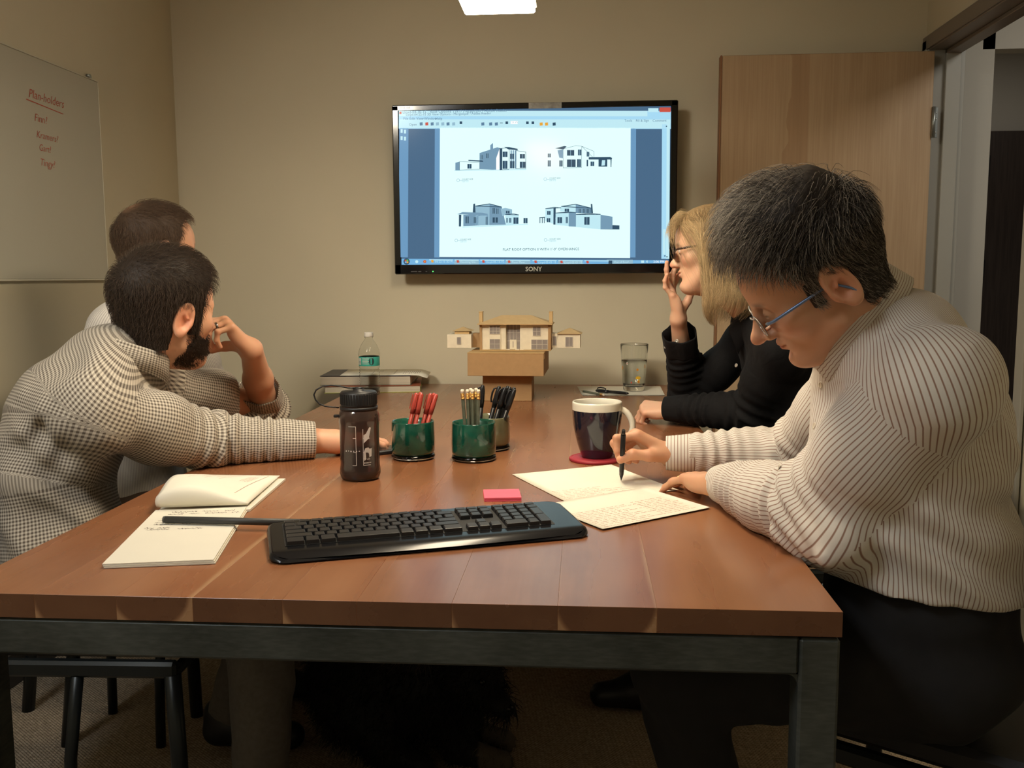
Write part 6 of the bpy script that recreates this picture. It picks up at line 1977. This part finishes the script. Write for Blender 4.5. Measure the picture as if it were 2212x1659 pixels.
# ---------------------------------------------------------------- man behind him
M2 = dict(label='brown haired man in pale shirt behind the bearded man', pel=(-1.0, 1.32),
    head=(46, 0, -3), O=(-.905, 1.325, 1.232), s=1.03, skin=SKIN_B, res=.0028, hres=.003, face=dict(jaw=1.0, lid=.9, brow=(.07, .045, .03)),
    spine=[(-1.01, 1.34, .58), (-1.01, 1.34, .74), (-.98, 1.34, .90), (-.96, 1.34, 1.00), (-.925, 1.33, 1.095)],
    rad=[(.14, .175, .13), (.145, .17, .14), (.140, .175, .14), (.120, .17, .11), (.075, .085, .055)], left=(-.2, .98, 0), rs=.064,
    LS=(-.955, 1.54, 1.03), RS=(-.945, 1.16, 1.03), LE=(-.90, 1.66, .80), RE=(-.915, 1.215, .79), LW=(-.74, 1.53, .655), RW=(-.76, 1.36, .655),
    cuffL=.86, cuffR=.86, sleeveL=[.07, .066, .06, .045], sleeveR=[.07, .066, .06, .045], cuffspecL=(.036, .042, .055, .001), cuffspecR=(.036, .042, .055, .001),
    legs=[((-.98, 1.24, .51), (-.54, 1.24, .51), (-.64, 1.25, .085)), ((-.98, 1.44, .51), (-.52, 1.5, .51), (-.56, 1.52, .085))],
    toe=(1, 0, 0), hem=((-1.0, 1.3, .5), (0, 0, 1)), zmin=.42, collar=dict(c=(-.905, 1.335, 1.085), frame=(35, 14, 0), R=.066, h=.036, leaf=.045, gap=.8, ef=1.15),
    cloth=w_pale, trousers=m_tbrown, seed=14, shirt_label='pale grey finely striped shirt', sres=.007, table_clip=False,
    handL=dict(Wp=(-.74, 1.53, .655), Fd=(.8, -.5, -.3), Np=(0, -.3, -1), elbow=(-.87, 1.63, .77), curls=((25, 25, 12),)*4, spread=(5, 1, -4, -9)),
    handR=dict(Wp=(-.76, 1.36, .655), Fd=(.8, .5, -.3), Np=(0, .3, -1), elbow=(-.88, 1.25, .76), curls=((25, 25, 12),)*4, spread=(5, 1, -4, -9)))
r2, A2, O2, s2, sh2, h2 = person(M2)
rg = np.random.default_rng(31)
def hl2(q):
    f, l, u = q[:, 0], np.abs(q[:, 1]), q[:, 2]
    lim = np.interp(u, [-.06, -.022, .012, .03, .055, .075, .09, .13], [-.030, -.026, .024, .034, .044, .044, .058, .084])+.35*np.maximum(0, .03-l)*(u > .06)
    face = f-lim
    face = np.minimum(face, np.where(u < .03, np.maximum(np.abs(f-.024)-.010, -.012-u), 1))
    ear = np.where(l > .05, .022-np.sqrt((f+.010)**2+((u-.002)*.62)**2), -1)
    return np.maximum(np.maximum(face, ear), -.058-u)
th2 = lambda q: np.clip(.014+.10*np.maximum(0, q[:, 2]-.03), .010, .024)*np.clip(1.0-np.maximum(0, -.01-q[:, 2])*10, .4, 1)
P, rad = grow_hair(7500, lambda q: np.clip(-hl2(q)*260, 0, 1)*np.clip((np.linalg.norm(q-np.array([-.062, -.01, .115]), axis=1)-.012)*40, .25, 1), dr1, lambda q: np.clip(.018+.2*np.maximum(0, q[:, 2]-.03), .016, .042), th2, rg, 5, .00042, jitter=.3)
cV, cF, cC = hair_cap(A2, O2, s2, hl2, th2, (.055, .034, .022))
q_ = ((cV-O2)@A2.T)/s2; w_ = np.clip(1.25-np.linalg.norm(q_-np.array([-.058, -.008, .122]), axis=1)/.026, 0, 1)[:, None]*.5
hair_part('hair', r2, A2, O2, s2, P, rad, (.075, .045, .028), (.125, .078, .048), rg, (cV, cF, cC*(1-w_)+np.array([.40, .22, .13])*w_), .3)

# ---------------------------------------------------------------- woman
WM = dict(label='blond woman with glasses in black shirt holding a hand to her mouth', pel=(.93, 1.42),
    head=(169, 6, 8), O=(.6275, 1.412, 1.234), s=.95, skin=SKIN_W, res=.0024, hres=.0020, face=dict(fem=1, jaw=.93, nose=.95, lid=1.0, brow=(.36, .22, .13), ear=.9), iris=(.10, .16, .20), look=(1, -.15, .05),
    spine=[(.93, 1.42, .57), (.92, 1.42, .72), (.87, 1.42, .87), (.83, 1.42, .96), (.755, 1.425, 1.055)],
    rad=[(.13, .175, .13), (.115, .150, .13), (.122, .155, .13), (.100, .145, .10), (.062, .070, .05)], left=(.1, -1, 0), rs=.056, neck_r=.048,
    LS=(.790, 1.265, .985), RS=(.770, 1.590, .990), LE=(.745, 1.400, .798), RE=(.600, 1.700, .800), LW=(.535, 1.515, .788), RW=(.548, 1.520, 1.046),
    cuffL=.88, cuffR=.66, sleeveL=[.064, .060, .058, .042], sleeveR=[.062, .058, .056, .046], cuffspecL=(.036, .041, .060, .0010), cuffspecR=(.050, .049, .070, .003),
    legs=[((.90, 1.34, .51), (.46, 1.30, .50), (.48, 1.25, .085)), ((.90, 1.50, .51), (.46, 1.52, .50), (.50, 1.55, .085))],
    toe=(-1, 0, 0), hem=((.9, 1.42, .50), (0, 0, 1)), zmin=.42, collar=dict(c=(.745, 1.425, 1.040), frame=(172, 34, 4), R=.060, h=.034, leaf=.048, gap=1.3, ef=1.2),
    cloth=w_blackc, trousers=m_tblack, seed=17, lam=.13, fold=.005, shirt_label='black long sleeved shirt', leg_r=(.08, .066, .05),
    handR=dict(Wp=(.548, 1.520, 1.046), Fd=(-.22, -.10, .97), Np=(.97, -.12, .20), elbow=(.592, 1.665, .83),
        curls=((34, 30, 20), (16, 18, 12), (-6, 12, 8), (-26, 34, 22)), spread=(5, 1, -3, -8), thumb=((.60, .35, .65), (.80, .05, .55), (.9, -.1, .4)), s=.93, fr=(.0235, .030, .036)),
    handL=dict(Wp=(.535, 1.515, .788), Fd=(-.93, .34, -.06), Np=(.12, .38, -.92), elbow=(.70, 1.42, .80),
        curls=((52, 60, 34), (58, 66, 36), (62, 68, 38), (64, 66, 38)), spread=(4, 1, -2, -5), thumb=((.62, .55, .45), (.85, .05, .45), (.9, -.2, .3)), s=.93, fr=(.0235, .030, .036)))
rw, AW, OW, sW, shW, hW = person(WM)
rg = np.random.default_rng(41)
def bell(q):
    d = skull_d(q)
    d = smin(d, sd_cap(q, (-.012, 0, .03), (-.026, 0, -.13), .078, .074), .03)
    return d
def hlw(q):
    f, l, u = q[:, 0], np.abs(q[:, 1]), q[:, 2]
    lim = np.interp(u, [-.02, .03, .06, .085, .105, .14], [.030, .036, .050, .064, .074, .09])
    return np.maximum(f-lim, -.02-u)
gv = np.array([0, 0, -1.])@AW.T
def drw(q):
    f, l, u = q[:, 0], q[:, 1], q[:, 2]
    sg = np.sign(l+.012)
    top = np.clip((u-.075)*22, 0, 1)[:, None]
    part_ = np.stack([-.15+.75*np.clip((f-.02)*16, 0, 1), sg*1.0, -.15+0*u], 1)
    dn = np.tile(gv, (len(q), 1))+np.stack([.06*np.clip((f-.0)*20, -1, 0)-1.1*np.clip((f-.012)*25, 0, 1), .0*l, 0*u], 1)
    curl = np.clip((-.10-u)*16, 0, 1)[:, None]*np.stack([.45+0*f, -.15*sg, 0*u], 1)
    return part_*top+dn*(1-top)*1.0+curl
P, rad = grow_hair(9000, lambda q: np.clip(-hlw(q)*220, 0, 1), drw, lambda q: np.clip(.20+.55*np.maximum(0, q[:, 2]-.0)+.02*np.sign(q[:, 0]), .19, .275), lambda q: .017+.10*np.maximum(0, q[:, 2]-.07)+.006*np.clip(-q[:, 2]*10, 0, 1), rg, 11, .00055, surf=bell, jitter=.16)
# fringe swept forward over the brow
def frl(q): 
    f, l, u = q[:, 0], np.abs(q[:, 1]), q[:, 2]
    return np.maximum(np.maximum(.045-f, .078-u), l-.05)
P2, rad2 = grow_hair(500, lambda q: np.clip(-frl(q)*200, 0, 1), lambda q: np.stack([1.0+0*q[:, 0], .75*np.sign(q[:, 1]+.01), -.42+0*q[:, 0]], 1), lambda q: .055+0*q[:, 0], lambda q: .030+0*q[:, 0], rg, 11, .00045, surf=bell, jitter=.16)
P = np.concatenate([P, P2]); rad = np.concatenate([rad, rad2])
capw = hair_cap(AW, OW, sW, lambda q: np.maximum(hlw(q), -.03-q[:, 2]), lambda q: .016+0*q[:, 0], (.30, .20, .10), noise=.001)
hair_part('hair', rw, AW, OW, sW, P, rad, (.40, .27, .14), (.58, .43, .24), rg, capw, .35, streak=lambda q: (.22+0*q[:, 0], (.62, .47, .27)))
m_tort = mat('brown_frame', (.055, .028, .018), .25)
glasses(rw, AW, OW, sW, m_tort, m_tort, .0017, .003, drop=.001, thick=True)
for c_, n_ in (((.516, 1.560, .965), (-.9, -.3, .1)), ((.545, 1.520, .985), (-.4, -.9, .1)), ((.690, 1.36, .93), (-.85, -.45, .2))):
    button(rw, shW, c_, n_, .0055, m_snap)

# ================================================================ CHAIRS
m_seat = mat('black_seat_pad', (.010, .010, .011), .6, bump=.1, bscale=300)
m_tube = mat('black_tube', (.020, .024, .025), .32, metal=.5)
def chair():
    o = thing('chair', 'black metal frame chair', 'chair', group=None)
    g = G(); g.box((.0, 0, .435), (.42, .42, .045), .016); part('seat', g, m_seat, o)
    g = G(); V = []
    n = 10
    for j in range(5):
        for i in range(n+1):
            a = (i/n-.5)*2; z = .60+.24*j/4; V.append((-.225-.035*(1-a*a)-.05*(z-.44), a*.2, z))
    F = [(j*(n+1)+i, j*(n+1)+i+1, (j+1)*(n+1)+i+1, (j+1)*(n+1)+i) for j in range(4) for i in range(n)]
    g.add(V, F, 0, True); b = part('backrest', g, m_seat, o); sm = b.modifiers.new('thick', 'SOLIDIFY'); sm.thickness = .022; sm.offset = 0
    for sy in (-1, 1):
        y = sy*.215
        g = G(); g.tube([(.205, y, 0), (.20, y, .2), (.195, y, .385)], .0165, 12); part('front_leg', g, m_tube, o)
        g = G(); g.tube([(-.27, y, 0), (-.245, y, .2), (-.225, y, .42), (-.235, y, .62), (-.255, y, .84)], .0165, 12); part('back_post', g, m_tube, o)
        g = G(); g.box((-.015, y, .395), (.44, .026, .034), .008); part('side_rail', g, m_tube, o)
        g = G(); g.tube([(.0, y, .38), (-.025, y, .2), (-.03, y, .0)], .0125, 10); part('strut', g, m_tube, o)
    for x in (.195, -.215):
        g = G(); g.tube([(x, -.215, .385), (x, .215, .385)], .012, 10); part('cross_rail', g, m_tube, o)
    return o
ch0 = chair()
ch0.location = (-.745, .745, 0); ch0.rotation_euler = (0, 0, math.radians(2)); ch0['label'] = 'black tube frame chair under the bearded man in checked shirt'
for (x, y, rz, lb) in ((.925, .40, 146, 'black chair under the man in the striped shirt at the table corner'), (-.965, 1.34, 0, 'black chair under the man in the pale shirt'), (.90, 1.42, 180, 'black chair under the blond woman')):
    c = copy_tree(ch0); c.location = (x, y, 0); c.rotation_euler = (0, 0, math.radians(rz)); c['label'] = lb

# ================================================================ DOG
m_fur = tint_mat('fur', .7, .25)
dg = thing('dog', 'shaggy black dog lying on the carpet under the table', 'dog', (-.16, 1.0, 0))
def dog_fn(P):
    d = sd_ell(P, (-.24, 1.04, .17), (.17, .16, .155)); d = smin(d, sd_ell(P, (-.08, 1.0, .19), (.13, .13, .15)), .08)
    d = smin(d, sd_cap(P, (-.03, .97, .27), (.00, .93, .25), .07, .065), .05)
    d = smin(d, sd_ell(P, (.015, .91, .225), (.075, .068, .064)), .03)
    d = smin(d, sd_cap(P, (.05, .88, .205), (.095, .845, .185), .036, .026), .025)
    for y in (.93, 1.03): d = smin(d, smin(sd_cap(P, (-.04, y+.02, .12), (-.02, y, .035), .045, .034), sd_cap(P, (-.02, y, .034), (.085, y-.045, .030), .032, .028), .02), .03)
    d = smin(d, smin(sd_cap(P, (-.28, .93, .12), (-.20, .89, .07), .07, .05), sd_cap(P, (-.20, .89, .045), (-.10, .86, .03), .04, .028), .02), .04)
    for s_ in (-1, 1): d = smin(d, sd_ell(P, (.0+.02*s_, .925+.055*s_, .225), (.022, .018, .05)), .015)
    d = smin(d, sd_cap(P, (-.38, 1.07, .12), (-.42, 1.14, .035), .035, .022), .04)
    return smax(d, .004-P[:, 2], .004)
V, F = sculpt(dog_fn, (-.58, .75, -.01), (.16, 1.26, .40), .010)
me_col = np.tile([.007, .0065, .006], (len(V), 1))
paw = (V[:, 0] > .03) & (V[:, 2] < .075); me_col[paw] = (.085, .07, .052)
np_part('body', V, F, m_fur, dg, me_col)
rg = np.random.default_rng(55); sel = rg.integers(0, len(V), 9000)
gr = np.stack([dog_fn(V[sel]+np.eye(3)[i]*.003)-dog_fn(V[sel]-np.eye(3)[i]*.003) for i in range(3)], 1); gr /= np.linalg.norm(gr, axis=1)[:, None]+1e-9
st = [V[sel]]; q = V[sel].copy(); dr = gr*.5+np.array([-.35, -.1, -.6])+rg.normal(size=(9000, 3))*.45
Ln = rg.uniform(.02, .05, 9000)*np.where(V[sel, 2] < .06, .4, 1)
for k in range(4):
    q = q+dr/np.linalg.norm(dr, axis=1)[:, None]*(Ln/4)[:, None]; q[:, 2] = np.maximum(q[:, 2], .004); dr = dr+np.array([0, 0, -.25])+rg.normal(size=(9000, 3))*.25; st.append(q.copy())
Pd = np.stack(st, 1); Vf, Ff = tubes_from_paths(Pd, np.tile(.0011*np.linspace(1, .3, 5), (9000, 1)))
cf = np.tile([.010, .009, .008], (9000, 1))*rg.uniform(.6, 1.6, (9000, 1)); gs = (V[sel, 0] > .03) & (V[sel, 2] < .08); cf[gs] = (.11, .09, .065)
gs = (np.linalg.norm(V[sel]-np.array([-.12, .93, .33]), axis=1) < .09); cf[gs] = np.array([.07, .055, .04])*rg.uniform(.6, 1.4, (gs.sum(), 1))
np_part('fur', Vf, Ff, m_fur, dg, np.repeat(np.repeat(cf, 5, 0), 3, 0))
g = G(); g.sphere((.108, .836, .190), (.013, .013, .010), 12, 8); part('nose', local_g(g, dg), m_kb, dg)
for s_ in (-1, 1):
    g = G(); g.sphere((.058+.012*s_, .872+.030*s_, .247), .008, 12, 8); part('eye', local_g(g, dg), m_kb, dg)
